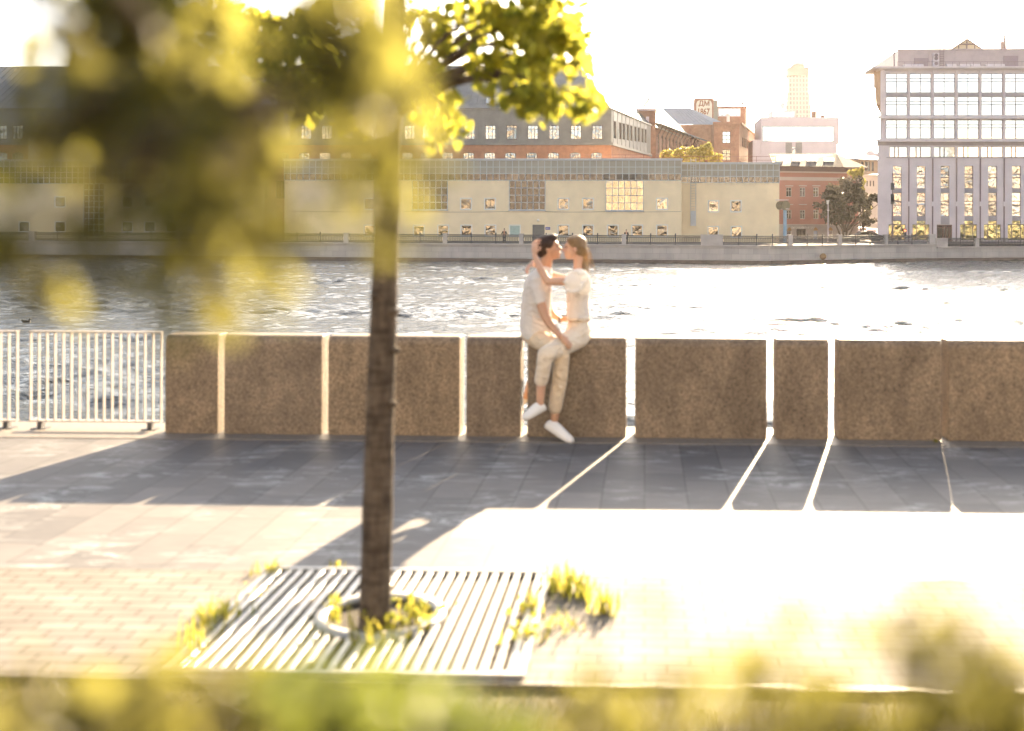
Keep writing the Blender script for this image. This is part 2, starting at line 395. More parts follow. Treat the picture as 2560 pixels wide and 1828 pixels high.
# ---------------------------------------------------------------- granite wall blocks, railing
GB = [((412,543),'rounded granite wall block beside the railing, blurred green leaves in front'),
      ((560,802),'granite wall block between the end block and the tree trunk'),
      ((820,1147),'long granite wall block crossed by the tree trunk'),
      ((1165,1300),'short granite wall block just left of the couple'),
      ((1318,1566),'granite wall block the couple straddles'),
      ((1587,1921),'long granite wall block just right of the couple'),
      ((1940,2079),'short granite wall block between two long ones right of the couple'),
      ((2096,2355),'granite wall block left of the rightmost gap'),
      ((2371,2690),'granite wall block cut by the right edge of the photo')]
def granite(x0, x1, label, T=.28, H=.895, r=.075):
    prof = [(0, .008)]
    for a in (0, 18, 36, 54, 72, 90): prof.append((r - r*math.cos(R(a)), H - r + r*math.sin(R(a))))
    for a in (90, 60, 30, 0): prof.append((T - .04 + .04*math.cos(R(a)), H - .04 + .04*math.sin(R(a))))
    prof.append((T, .008))
    ring = [(x0, YW + p[0], p[1]) for p in prof]
    o = obj('granite_block', MB().extrude(ring[::-1], (x1-x0, 0, 0)), m_granite)
    bm = bmesh.new(); bm.from_mesh(o.data)
    es = [e for e in bm.edges if len(e.link_faces) == 2 and any(len(f.verts) > 6 for f in e.link_faces)]
    bmesh.ops.bevel(bm, geom=es, offset=.009, segments=2, affect='EDGES', profile=.5); bm.to_mesh(o.data); bm.free()
    return tag(o, label, 'wall block', 'granite blocks of the river wall')
GAPS = (.060,.060,.060,.060,.077,.077,.082,.0585,.06)
for k, ((a, b), lab) in enumerate(GB):
    xa = W(a, 1000, YW).x; xb = W(GB[k+1][0][0], 1000, YW).x - GAPS[k] if k + 1 < len(GB) else W(b, 1000, YW).x
    granite(xa, xb, lab)

m_rail = M('railing_steel', (.42,.37,.33), .45, .15, 25)
def make_rail(xa, xb, label):
    y = 10.52; L = xb - xa; zt = .905; zb = .085
    r = thing('railing', label, 'railing', (xa, y, .006), 'steel railing panels')
    obj('top_rail', MB().box((xa, y-.032, zt-.012), (xb, y+.032, zt)), m_rail, r)
    obj('bottom_rail', MB().box((xa, y-.032, zb-.014), (xb, y+.032, zb)), m_rail, r)
    n = int(round(L/.079))
    for i in range(n + 1):
        x = xa + .004 + (L-.008)*i/n
        obj('baluster', MB().box((x-.0045, y-.019, zb+.001), (x+.0045, y+.019, zt-.013)), m_rail, r)
    for fx in (xa + .10, xb - .10):
        obj('foot', MB().box((fx-.022, y-.03, .014), (fx+.022, y+.03, zb-.015)).box((fx-.07, y-.055, .007), (fx+.07, y+.055, .0139)), m_dsteel, r)
    return r
xr_ = W(404, 1000, 10.52).x
xm = xr_ - .079*11.5
xm = W(76, 1000, 10.52).x
make_rail(xm, xr_, 'steel bar railing panel next to the granite wall')
make_rail(xm - .12 - 1.5, xm - .12, 'steel bar railing panel cut by the left edge')

# ---------------------------------------------------------------- far bank: iron fence and stone pillars
def at_bank(px, off): p = bank(px, off); return Vector((p.x, p.y, 0))
def pillar(xa, xb, label, h=1.12, base=ZF):
    a = at_bank(xa, .12); b = at_bank(xb, .12); n = Vector((-(b-a).y, (b-a).x, 0)).normalized()
    q = [a, b, b+n*.5, a+n*.5]
    m = MB().hexa([p+Vector((0,0,base+.02)) for p in q], [p+Vector((0,0,base+h)) for p in q])
    e = (b-a).normalized()*.04; f = n*.04
    q2 = [a-e-f, b+e-f, b+n*.5+e+f, a+n*.5-e+f]
    o = obj('stone_pillar', m, m_stone)
    tag(o, label, 'pillar', 'stone pillars of the far fence')
    obj('cap', MB().hexa([p+Vector((0,0,base+h+.002)) for p in q2], [p+Vector((0,0,base+h+.07)) for p in q2]), m_stone, o)
def fence(xa, xb, posts, label, base=ZF, pier=False):
    pts = [at_bank(xa, .34)] + [at_bank(p, .34) for p in posts] + [at_bank(xb, .34)]
    r = thing('iron_fence', label, 'fence', (pts[0].x, pts[0].y, base + .02), 'iron fence sections on the far bank')
    rails = MB(); lat = MB()
    for a, b in zip(pts, pts[1:]):
        d = (b-a).normalized(); n = Vector((-d.y, d.x, 0)); L = (b-a).length
        def bar(z0, z1, t=.035):
            q = [a-n*t, b-n*t, b+n*t, a+n*t]
            rails.hexa([p+Vector((0,0,base+z0)) for p in q], [p+Vector((0,0,base+z1)) for p in q])
        bar(1.0, 1.07); bar(.80, .84, .02); bar(.24, .30); bar(.08, .16)
        k = max(3, int(L/.21))
        for i in range(k + 1):
            c = a + d*(.12 + (L-.24)*i/k) + Vector((0,0,base+.55))
            lat.tube([c + d*(.15*math.cos(q)) + Vector((0,0,.25*math.sin(q))) for q in [2*math.pi*j/14 for j in range(15)]], .028, 4, False)
        for i in range(k*2):
            c = a + d*(.1 + (L-.2)*i/(k*2-1)) + Vector((0,0,base+.92))
            lat.tube([c + d*(.05*math.cos(q)) + Vector((0,0,.07*math.sin(q))) for q in [2*math.pi*j/6 for j in range(7)]], .022, 3, False)
    obj('rail', rails, m_dsteel, r); obj('lattice', lat, m_dsteel, r)
    for p in pts[1:-1]:
        obj('post', MB().lathe(p + Vector((0,0,base)), [(.10,.02),(.10,.15),(.075,.17),(.075,1.0),(.10,1.02),(.10,1.1),(.05,1.14),(.09,1.2),(.06,1.27),(.01,1.31)], 8), m_dsteel, r)
for xa, xb, lab in ((70,84,'stone fence pillar at the far left behind blurred leaves'), (436,447,'stone fence pillar left of the slanted glass block'),
        (858,869,'stone fence pillar behind the tree trunk at its left edge'), (1106,1116,'stone fence pillar between the tree trunk and the standing dark figure'),
        (1297,1307,'stone fence pillar left of the grey door'), (1554,1564,'stone fence pillar beside the figure in the white cap'),
        (1752,1807,'wide stone fence pillar block below the wall ladder'), (1975,1984,'stone fence pillar right of the blue pipe column'),
        (2100,2107,'stone fence pillar below the dark tree'), (2216,2222,'stone fence pillar below the left corner of the pale office building'),
        (2327,2341,'large stone fence pillar left of the step in the embankment')):
    pillar(xa, xb, lab)
pillar(2343, 2371, 'large stone fence pillar right of the step in the embankment', 1.0, ZF-.34)
pillar(2441, 2450, 'lower stone fence pillar under the office building windows', 1.0, ZF-.34)
for xa, xb, ps, lab in ((-150,70,[-95,-20],'iron fence section at the far left edge'), (84,436,[140,196,254,314,374],'iron fence section behind the hanging blurred leaves'),
        (447,858,[510,570,632,694,740,798],'iron fence section in front of the red brick gap'), (869,1106,[930,990,1048],'iron fence section behind the tree trunk'),
        (1116,1297,[1176,1238],'iron fence section in front of the standing dark figure'), (1307,1554,[1364,1430,1493],'iron fence section behind the couple'),
        (1564,1752,[1626,1688],'iron fence section right of the figure in the white cap'), (1807,1975,[1847,1892,1936],'iron fence section in front of the blue pipe column'),
        (1984,2100,[2023,2061],'iron fence section in front of the pub entrance'), (2107,2216,[2144,2180],'iron fence section with bright sunlit road behind it'),
        (2222,2327,[2250,2285],'iron fence section under the first office windows')):
    fence(xa, xb, ps, lab)
fence(2371, 2441, [2406], 'lower iron fence section just right of the embankment step', ZF-.34)
fence(2450, 2700, [2500,2555,2620], 'lower iron fence section at the right edge', ZF-.34)

# ---------------------------------------------------------------- facades
class Fac:
    def __init__(s, xl, Yl, xr, Yr):
        s.A = WC(xl, Yl); s.B = WC(xr, Yr); s.u = (s.B - s.A).normalized(); s.n = Vector((s.u.y, -s.u.x)); s.L = (s.B-s.A).length
    def uz(s, px, py):
        d = ray(px, py); t = (s.A - Vector((0,0))).dot(s.n) / Vector((d.x, d.y)).dot(s.n)
        p = CAM + d*t; return (Vector((p.x, p.y)) - s.A).dot(s.u), p.z
    def rect(s, x0, y0, x1, y1):
        xm, ym = (x0+x1)/2, (y0+y1)/2
        return s.uz(x0, ym)[0], s.uz(xm, y1)[1], s.uz(x1, ym)[0], s.uz(xm, y0)[1]
    def pt(s, u, z, d=0): p = s.A + s.u*u + s.n*d; return Vector((p.x, p.y, z))
    def box(s, mb, r, d0, d1):
        u0, z0, u1, z1 = r
        return mb.hexa([s.pt(u0,z0,d1), s.pt(u1,z0,d1), s.pt(u1,z0,d0), s.pt(u0,z0,d0)], [s.pt(u0,z1,d1), s.pt(u1,z1,d1), s.pt(u1,z1,d0), s.pt(u0,z1,d0)])
    def pbox(s, mb, px, d0, d1): return s.box(mb, s.rect(*px), d0, d1)
    def wall(s, mb, R0, holes, depth=.28):
        u0, z0, u1, z1 = R0
        us = sorted({u0, u1, *[min(max(h[0],u0),u1) for h in holes], *[min(max(h[2],u0),u1) for h in holes]})
        zs = sorted({z0, z1, *[min(max(h[1],z0),z1) for h in holes], *[min(max(h[3],z0),z1) for h in holes]})
        for a, b in zip(us, us[1:]):
            for c, d in zip(zs, zs[1:]):
                um, zm = (a+b)/2, (c+d)/2
                if any(h[0] < um < h[2] and h[1] < zm < h[3] for h in holes): continue
                mb.add([s.pt(a,c), s.pt(b,c), s.pt(b,d), s.pt(a,d)], [(0,1,2,3)])
        for h in holes:
            a, c, b, d = h; f = [s.pt(a,c), s.pt(b,c), s.pt(b,d), s.pt(a,d)]; g = [s.pt(a,c,-depth), s.pt(b,c,-depth), s.pt(b,d,-depth), s.pt(a,d,-depth)]
            mb.add(f + g, [(0,4,5,1),(1,5,6,2),(2,6,7,3),(3,7,4,0)])
        return mb
    def window(s, parent, r, fm, gm, us=(), zs=(), fw=.07, dep=.2, mw=.05, name='window', surround=None, label=None):
        u0, z0, u1, z1 = r; m = MB()
        s.box(m, (u0,z0,u0+fw,z1), -dep-.02, -dep+.06); s.box(m, (u1-fw,z0,u1,z1), -dep-.02, -dep+.06)
        s.box(m, (u0+fw,z0,u1-fw,z0+fw), -dep-.02, -dep+.06); s.box(m, (u0+fw,z1-fw,u1-fw,z1), -dep-.02, -dep+.06)
        for q in us: x = u0 + (u1-u0)*q; s.box(m, (x-mw/2,z0+fw,x+mw/2,z1-fw), -dep-.01, -dep+.05)
        for q in zs: z = z0 + (z1-z0)*q; s.box(m, (u0+fw,z-mw/2,u1-fw,z+mw/2), -dep-.008, -dep+.045)
        if surround:
            k = .09
            s.box(m, (u0-k,z0-k*1.3,u1+k,z0), -.02, .05); s.box(m, (u0-k,z0,u0,z1+k), -.02, .03); s.box(m, (u1,z0,u1+k,z1+k), -.02, .03); s.box(m, (u0,z1,u1,z1+k), -.02, .028)
        o = obj(name, m, fm, parent, label=label)
        obj('pane', MB().add([s.pt(u0+.01,z0+.01,-dep), s.pt(u1-.01,z0+.01,-dep), s.pt(u1-.01,z1-.01,-dep), s.pt(u0+.01,z1-.01,-dep)], [(0,1,2,3)]), gm, o)
        return o
def building(name, label, f, group=None, cat='building'):
    return thing(name, label, cat, (f.A.x, f.A.y, ZF), group)
def shell(f, L0, L1, depth, z0, z1, mb=None, front=False, skew=0.0):   # sides, back and roof behind a facade (front left open)
    mb = mb or MB(); k = skew*depth; a, b, c, d = f.pt(L0,z0), f.pt(L1,z0), f.pt(L1+k,z0,-depth), f.pt(L0+k,z0,-depth)
    h = Vector((0,0,z1-z0)); V = [a,b,c,d,a+h,b+h,c+h,d+h]
    F = [(1,2,6,5),(2,3,7,6),(3,0,4,7),(4,5,6,7)]
    if front: F.append((0,1,5,4))
    return mb.add(V, F)
def glass_band(f, parent, r, cols, rows, glassrow=1, mat_low=None, name='glass_band', panel=None):
    u0, z0, u1, z1 = r; m = MB(); fw = .085
    zs = [z0 + (z1-z0)*k/rows for k in range(rows+1)]; us = [u0 + (u1-u0)*k/cols for k in range(cols+1)]
    for u in us: f.box(m, (u-fw/2, z0, u+fw/2, z1), .02, .10)
    for z in zs: f.box(m, (u0+fw/2, z-fw/2, u1-fw/2, z+fw/2), .02, .085)
    o = obj(name, m, m_frame, parent)
    if glassrow < rows:
        q = MB()
        for c, d in zip(zs[glassrow:], zs[glassrow+1:]):
            for a, b in zip(us, us[1:]): q.add([f.pt(a+.02,c+.02,.04), f.pt(b-.02,c+.02,.04), f.pt(b-.02,d-.02,.04), f.pt(a+.02,d-.02,.04)], [(0,1,2,3)])
        obj('opaque_panels', q, panel or m_panel, o)
    if glassrow:
        q = MB()
        for c, d in zip(zs[:glassrow], zs[1:glassrow+1]):
            for a, b in zip(us, us[1:]):
                j = random.uniform(-.003, .003)
                q.add([f.pt(a+.02,c+.02,.04+j), f.pt(b-.02,c+.02,.04-j), f.pt(b-.02,d-.02,.04-j), f.pt(a+.02,d-.02,.04+j)], [(0,1,2,3)])
        obj('glass_panes', q, mat_low or m_gd, o)
    return o

# --- cream building in the middle
f = Fac(711, 147, 1703, 145); b = building('cream_building', 'long cream building with a grey glazed upper band and a wall ladder', f)
zt, zb = f.uz(1400, 399)[1], f.uz(1400, 451)[1]
ups = [924, 1165, 1225, 1408.6, 1470, 1655]; lows = [924, 1047, 1108, 1166, 1226, 1287, 1408.6, 1470, 1532, 1593, 1655]
hu = [f.rect(x-13, 496.5, x+13, 523) for x in ups]; hl = [f.rect(x-13, 563.5, x+13, 590) for x in lows]
door = f.rect(1331, 562, 1361.5, 606); strips = [f.rect(1031, 451, 1119, 524), f.rect(1273.5, 451, 1363, 524.5), f.rect(1515, 451, 1608, 526)]
wm = MB(); f.wall(wm, (0, ZF, f.L, zb), hu + hl + [door]); shell(f, 0, f.L, 22, ZF, zt, wm)
wm.add([f.pt(0,zb,-.02), f.pt(f.L,zb,-.02), f.pt(f.L,zt,-.02), f.pt(0,zt,-.02)], [(0,1,2,3)])
obj('wall', wm, m_stucco, b)
for k, h in enumerate(hu): f.window(b, h, m_white, m_gc, fw=.05, dep=.1, surround=True)
for k, h in enumerate(hl):
    g = M('green_blind', (.36,.46,.42), .6, .1, 3) if k == 5 else m_gc
    f.window(b, h, m_white, g, fw=.05, dep=.1, surround=True, label='window with a pale green blind' if k == 5 else None, zs=(.55,) if k == 2 else ())
glass_band(f, b, (0, zb, f.L, zt-.12), 62, 3)
cm = MB(); f.box(cm, (-.15, zt-.11, f.L+.15, zt+.12), -.3, .22); obj('roof_edge', cm, m_frame, b)
for k, s in enumerate(strips):
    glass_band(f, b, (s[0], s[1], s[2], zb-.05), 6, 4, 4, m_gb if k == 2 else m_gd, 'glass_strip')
    cm = MB(); f.box(cm, (s[0]-.1, s[1]-.16, s[2]+.1, s[1]-.04), .0, .2); obj('sill', cm, m_frame, b)
dm = MB(); f.box(dm, door, -.25, -.12); f.box(dm, (door[0]+1.05, door[1]+1.0, door[0]+1.2, door[1]+1.1), -.12, -.06); obj('door', dm, M('grey_door', (.14,.135,.125), .6, .1, 2), b)
cab = MB()
for (xa, xb2, y, sag) in ((720,1031,528,2), (1031,1273,529,1.5), (1363,1515,529,1.5), (1515,1702,529,1)):
    P = []
    for i in range(9):
        q = i/8; u, z = f.uz(xa+(xb2-xa)*q, y+sag*4*q*(1-q)); P.append(f.pt(u, z, .03))
    cab.tube(P, .018, 4)
obj('cable', cab, m_dframe, b)
lu, lz = f.uz(1346, 551); obj('wall_lamp', MB().ell(f.pt(lu, lz, .1), (.17,.17,.17), None, 10, 8), m_white, b)
# recessed right wing of the cream building
g = Fac(1703, 149, 1948, 149); zt2, zb2 = g.uz(1830, 408)[1], g.uz(1830, 457)[1]
hu2 = [g.rect(x-12.5, 502.5, x+12.5, 529) for x in (1784, 1840)]; hl2 = [g.rect(x-12.5, 567, x+12.5, 593) for x in (1783, 1841)]
wm = MB(); g.wall(wm, (-1, ZF, g.L, zb2), hu2 + hl2); shell(g, -1, g.L, 18, ZF, zt2, wm)
wm.add([g.pt(-1,zb2,-.02), g.pt(g.L,zb2,-.02), g.pt(g.L,zt2,-.02), g.pt(-1,zt2,-.02)], [(0,1,2,3)])
obj('wing_wall', wm, m_stucco, b)
for h in hu2 + hl2: g.window(b, h, m_white, m_gc, fw=.05, dep=.1, surround=True)
glass_band(g, b, (0, zb2, g.L, zt2-.12), 16, 3)
cm = MB(); g.box(cm, (0, zt2-.11, g.L+.15, zt2+.1), -.3, .22); obj('roof_edge', cm, m_frame, b)
lm = MB(); la = g.rect(1726, 396, 1740, 565); zc = g.uz(1733, 527)[1]
for u in (la[0], la[2]-.07): g.box(lm, (u, zc, u+.07, la[3]), .25, .32)
z = zc + .2
while z < la[3]-.1: g.box(lm, (la[0]+.07, z, la[2]-.07, z+.04), .26, .31); z += .33
obj('wall_ladder', lm, m_frame, b)
cm = MB(); g.box(cm, (la[0], la[1], la[2], zc-.01), .02, .34); obj('ladder_guard', cm, m_frame, b)
rl = MB()
for ff, x0, x1, yb, yt in ((f, 1420, 1700, 399, 384), (g, 1703, 1945, 408, 388)):
    z0 = ff.uz((x0+x1)/2, yb)[1]+.05; z1 = ff.uz((x0+x1)/2, yt)[1]; ua, ub = ff.uz(x0, yb)[0], ff.uz(x1, yb)[0]
    for z in (z1, (z0+z1)/2): rl.tube([ff.pt(ua,z,-3), ff.pt(ub,z,-3)], .028, 4)
    k = int((ub-ua)/2.1)
    for i in range(k+1): u = ua+(ub-ua)*i/k; rl.tube([ff.pt(u,z0-.2,-3), ff.pt(u,z1,-3)], .028, 4)
obj('roof_railing', rl, M('rust_rail', (.20,.09,.07), .7, .2, 5), b)
sg = thing('door_sign', 'small blue sign with white marks on the cream wall beside the grey door', 'sign', tuple(f.pt(f.uz(1369.5,571)[0], f.uz(1369.5,571)[1], .04)))
sm = MB(); f.pbox(sm, (1363.5,568,1375.5,574.5), .012, .05); obj('board', sm, M('blue_sign', (.06,.06,.30), .5, .05, 3), sg)
sm = MB()
for x in (1365,1366.6,1368.9,1370.2,1372.6): f.pbox(sm, (x,570.2,x+1.0,572.2), .051, .056)
obj('white_marks', sm, m_white, sg)

# --- left cream building with the slanted glass block
f = Fac(-160, 152, 578, 150); b = building('glazed_building', 'cream building with a tall dark glass strip behind the hanging leaves', f)
zt, zb = f.uz(300, 401)[1], f.uz(300, 459)[1]
hu = [f.rect(x-12.5, 492.5, x+12.5, 517) for x in (150, 318, 374)]; hl = [f.rect(x-12.5, 555, x+12.5, 579) for x in (60, 150, 318, 374, 428)]
gstrip = f.rect(210, 459, 261, 590); dgl = f.rect(413, 459, 545, 532)
wm = MB(); f.wall(wm, (0, ZF, f.L, zb), hu + hl + [dgl]); shell(f, 0, f.L, 8, ZF, zt, wm)
wm.add([f.pt(0,zb,-.02), f.pt(f.L,zb,-.02), f.pt(f.L,zt,-.02), f.pt(0,zt,-.02)], [(0,1,2,3)])
obj('wall', wm, m_stucco, b)
for h in hu + hl: f.window(b, h, m_white, m_gc, fw=.05, dep=.1, surround=True)
f.window(b, dgl, m_dframe, m_gd, [k/9 for k in range(1,9)], (.2,.4,.6,.8), dep=.2)
u4 = f.uz(413, 430)[0]; glass_band(f, b, (0, zb, u4, zt-.1), 40, 4, 3)
glass_band(f, b, (gstrip[0], gstrip[1], gstrip[2], zb-.05), 4, 9, 9, m_gd, 'glass_strip')
cm = MB(); f.box(cm, (-.1, zt-.09, f.L-.6, zt+.12), -.3, .2); obj('roof_edge', cm, m_frame, b)
g = Fac(581, 150.2, 661, 165); zt3 = g.uz(600, 404)[1]; zb3 = g.uz(600, 462.5)[1]
gap = (g.uz(613, 520)[0], ZF, g.uz(631, 520)[0], zb3-.02)
wm = MB(); g.wall(wm, (0, ZF, g.L, zb3), [gap], 1.5); shell(g, -.0, g.L, 6, ZF, zt3-.2, wm)
wm.add([g.pt(0,zb3,-.02), g.pt(g.L,zb3,-.02), g.pt(g.L,zt3,-.02), g.pt(0,zt3,-.02)], [(0,1,2,3)])
g.box(wm, (-.75, ZF, -.02, zt3+.15), -.5, .05)
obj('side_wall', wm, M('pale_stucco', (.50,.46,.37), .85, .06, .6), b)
glass_band(g, b, (0, zb3, g.L, zt3-.02), 16, 5, 5, m_gd, 'side_glass_band')
f2 = Fac(70, 158, 560, 157); pb = MB(); shell(f2, 0, f2.L, 10, ZF, f2.uz(250, 343)[1], pb, True); obj('roof_storey', pb, M('beige_render', (.48,.43,.37), .85, .06, .5), b)

# --- zinc and brick factory
f = Fac(-420, 175, 1527, 175); b = building('factory', 'long red brick factory with a grey zinc attic and steep zinc roof', f)
ze, zm_ = f.uz(1300, 272)[1], f.uz(1300, 359)[1]
L = f.L; C = WC(1626, 206); sf = Fac(1527, 175, 1626, 206)
def xs_px(a, b, n): return [a + (b-a)*k/(n-1) for k in range(n)]
win1 = [f.rect(x-13.5, 313, x+13.5, 348.5) for x in (4,44,95,142,243,293,342,394,446,498,554,606,659,711,765,817,869,921,973,1024,1069,1121,1174,1226,1279,1332,1385.5,1440,1493)]
win2 = [f.rect(x-14, 381, x+14, 420) for x in (4,44,495,548,599,655,708,760,812,864,915,966,1018,1065,1118,1171,1224,1275.5,1329,1383.5,1438,1491)]
win3 = [f.rect(x-14, 452, x+14, 496) for x in (655, 703)]
wm = MB(); f.wall(wm, (0, ZF, L, zm_), win2 + win3, .3); shell(f, 0, L, .5, ZF, zm_, wm)
wm2 = MB(); f.wall(wm2, (0, zm_, L, ze), win1, .25)
for k in range(int(L/1.0)):
    u = .5 + k
    if not any(h[0]-.05 < u < h[2]+.05 for h in win1): f.box(wm2, (u-.02, zm_+.05, u+.02, ze-.05), 0, .05)
    else:
        h = [h for h in win1 if h[0]-.05 < u < h[2]+.05][0]
        f.box(wm2, (u-.02, zm_+.05, u+.02, h[1]-.05), 0, .05); f.box(wm2, (u-.02, h[3]+.05, u+.02, ze-.05), 0, .05)
# receding side wall
sw1 = [sf.rect(x-wd/2, 300+(x-1527)*.26, x+wd/2, 345+(x-1527)*.14) for x, wd in ((1537,7),(1550,7),(1559,6.5),(1569,6.5),(1578,6),(1588,6),(1597,5.5),(1606,5.5),(1614,5))]
sf.wall(wm2, (0, zm_, sf.L, ze), sw1, .25)
for k in range(int(sf.L)): 
    u = .5 + k
    if not any(h[0]-.05 < u < h[2]+.05 for h in sw1): sf.box(wm2, (u-.02, zm_+.05, u+.02, ze-.05), 0, .05)
sf.wall(wm, (0, ZF, sf.L, zm_), [], .2)
obj('brick_wall', wm, m_brick, b); obj('zinc_wall', wm2, m_zinc, b)
for h in win1: f.window(b, h, m_dframe, m_gw, (.34,.66), (.72,), fw=.1, dep=.15, mw=.07)
for h in win2:
    o = f.window(b, h, m_dframe, m_gw, (.25,.5,.75), (.33,.66), fw=.1, dep=.2, mw=.06)
for h in win3: f.window(b, h, m_dframe, m_gd, (.25,.5,.75), (.4,.75), fw=.1, dep=.2, mw=.06)
ar = MB()
for h in win2:      # arched brick heads over the windows
    u0, z0, u1, z1 = h; n = 8; w2 = (u1-u0)/2
    top = [f.pt(u0-.02 + (u1-u0+.04)*k/n, z1+.02, .02) for k in range(n+1)]
    arc = [f.pt(u0-.02 + (u1-u0+.04)*k/n, z1-.42 + .42*math.sin(math.pi*(.12+.76*k/n)), .02) for k in range(n+1)]
    for k in range(n): ar.hexa([arc[k], arc[k+1], arc[k+1]+Vector((0,.18,0)), arc[k]+Vector((0,.18,0))], [top[k], top[k+1], top[k+1]+Vector((0,.18,0)), top[k]+Vector((0,.18,0))])
obj('window_arches', ar, m_brick, b)
for h in sw1: sf.window(b, h, m_dframe, m_gd, (), (), fw=.06, dep=.15)
cm = MB(); f.box(cm, (0, zm_-.25, L+.25, zm_+.15), -.2, .28); sf.box(cm, (.05, zm_-.25, sf.L, zm_+.15), -.2, .28)
f.box(cm, (0, ze-.12, L+.2, ze+.1), -.2, .25); sf.box(cm, (.05, ze-.12, sf.L, ze+.1), -.2, .25); obj('cornice', cm, m_zinc, b)
# roof: front slope, hip and receding slope
apex = W(1448, 164, 188); lft = Vector((f.A.x, 188, apex.z)); n2 = sf.u
rback = Vector((apex.x + n2.x*75, apex.y + n2.y*75, apex.z)); Bc = f.pt(L, ze+.1); Cc = sf.pt(sf.L+60, ze+.1); Al = f.pt(0, ze+.1)
rm = MB().add([Al, Bc, apex, lft], [(0,1,2,3)]).add([Bc, Cc, rback, apex], [(0,1,2,3)])
def seams(P0, P1, Q0, Q1, n, mb, h=.06, t=.03):
    for k in range(n):
        q = (k+.5)/n; a = P0.lerp(P1, q); c = Q0.lerp(Q1, q); s = (P1-P0).normalized()*t; up = Vector((0,-.4,1)).normalized()*h
        mb.hexa([a-s, a+s, c+s, c-s], [a-s+up, a+s+up, c+s+up, c-s+up])
sl = Vector((apex.x - (L*.0), apex.y, apex.z))
ridge_r = apex; seams(Al, f.pt(L*.955, ze+.1), lft, apex, 110, rm); seams(Bc, Cc, apex, rback, 60, rm)
obj('roof', rm, m_zroof, b)
def on_roof(px, py):   # point of the front roof slope under a pixel
    nrm = (Bc-Al).cross(apex-Al).normalized(); d = ray(px, py); t = (Al-CAM).dot(nrm)/d.dot(nrm); return CAM + d*t, (nrm if nrm.y < 0 else -nrm)
for x0, y0, x1, y1 in ((1215,246,1249,261),(1271,247,1301,261),(1329,247,1345,262),(655,248,676,262),(706,248,735,258),(930,247,955,262),(1120,247,1146,262)):
    q = [on_roof(x0,y1)[0], on_roof(x1,y1)[0], on_roof(x1,y0)[0], on_roof(x0,y0)[0]]; nn = on_roof(x0,y0)[1]
    o = obj('skylight', MB().hexa([p + nn*.02 for p in q], [p + nn*.22 for p in q]), m_frame, b)
    c = sum(q, Vector())/4; obj('pane', MB().add([c + (p-c)*.86 + nn*.23 for p in q], [(0,1,2,3)]), m_gs, o)
for px, ya, yb, wd in ((438,152,185,11), (392,158,180,5)):
    c = W(px, yb, 189); t = W(px, ya, 189); obj('chimney', MB().box((c.x-wd*.033, 188, c.z-2), (c.x+wd*.033, 189.5, t.z)), m_brickd, b)

# --- buildings behind, to the right of the factory
def pbox(mb, x0, x1, ytop, Y, depth, zbot=ZF, ybot=None):
    a = W(x0, ytop, Y); c = W(x1, ytop, Y); zb_ = zbot if ybot is None else W((x0+x1)/2, ybot, Y).z
    return mb.box((a.x, Y, zb_), (c.x, Y+depth, a.z))
def simple(name, label, x0, x1, ytop, Y, depth, mat, part='wall'):
    f = Fac(x0, Y, x1, Y); b = building(name, label, f); obj(part, pbox(MB(), x0, x1, ytop, Y, depth), mat, b); return f, b
f, b = simple('lift_tower', 'dark brick lift tower beside the factory with a railing on top', 1588, 1639, 276, 207.5, 9, m_brickd)
cm = MB(); f.pbox(cm, (1583,272,1641,277), -9.3, .35); obj('roof_slab', cm, m_greylt, b)
rl = MB(); zt = f.uz(1610,272)[1]; 
for k in range(9): u = .1+(f.L-.2)*k/8; rl.tube([f.pt(u,zt,0), f.pt(u,zt+.55,0)], .03, 4)
rl.tube([f.pt(0,zt+.55,0), f.pt(f.L,zt+.55,0)], .03, 4); obj('railing', rl, m_frame, b)
for ya in (293, 301):
    u, z = f.uz(1619, ya+3); obj('air_conditioner', bx_ := MB().box(tuple(f.pt(u-.28,z-.26,.4)), tuple(f.pt(u+.28,z+.26,.02))), m_greylt, b)
fl = thing('rooftop_flag', 'pale tattered flag on a leaning pole above the lift tower', 'flag', tuple(W(1624, 272, 210)))
obj('pole', MB().tube([W(1624.5, 272, 210), W(1624, 258, 210), W(1621.5, 240, 210)], .06, 6), m_dframe, fl)
vs = []
for i in range(9):
    for j in range(4):
        q = i/8; p = W(1621.5-14*q + j*1.1 + 1.2*math.sin(q*5), 240+25*q + j*2.2, 210 + .25*math.sin(q*7+j)); vs += [p, p + Vector((0,.03,0))]
fs = []
for i in range(8):
    for j in range(3):
        k = (i*4+j)*2; fs += [(k, k+2, k+10, k+8), (k+1, k+9, k+11, k+3)]
obj('cloth', MB().add(vs, fs), m_white, fl, True)
# long low brick shed receding
g = Fac(1640, 216, 1754, 262); b = building('brick_shed', 'low dark brick workshop with a bright lean-to roof behind the yellow tree', g)
zt = g.uz(1650, 316)[1]; hs = [(1.5+3.4*k, zt-5.2, 2.9+3.4*k, zt-1.6) for k in range(13) if 2.9+3.4*k < g.L-.5]
wm = MB(); g.wall(wm, (0, ZF, g.L, zt), hs); shell(g, 0, g.L, 6, ZF, zt, wm); obj('wall', wm, m_brickd, b)
for h in hs: g.window(b, h, m_dframe, m_gd, (.5,), (.5,), dep=.2)
rm = MB().hexa([g.pt(-.3,zt,1.3), g.pt(g.L,zt,1.3), g.pt(g.L,zt+1.1,-3), g.pt(-.3,zt+1.1,-3)], [g.pt(-.3,zt+.15,1.3), g.pt(g.L,zt+.15,1.3), g.pt(g.L,zt+1.25,-3), g.pt(-.3,zt+1.25,-3)]); obj('roof', rm, m_blueroof, b)
br = MB()
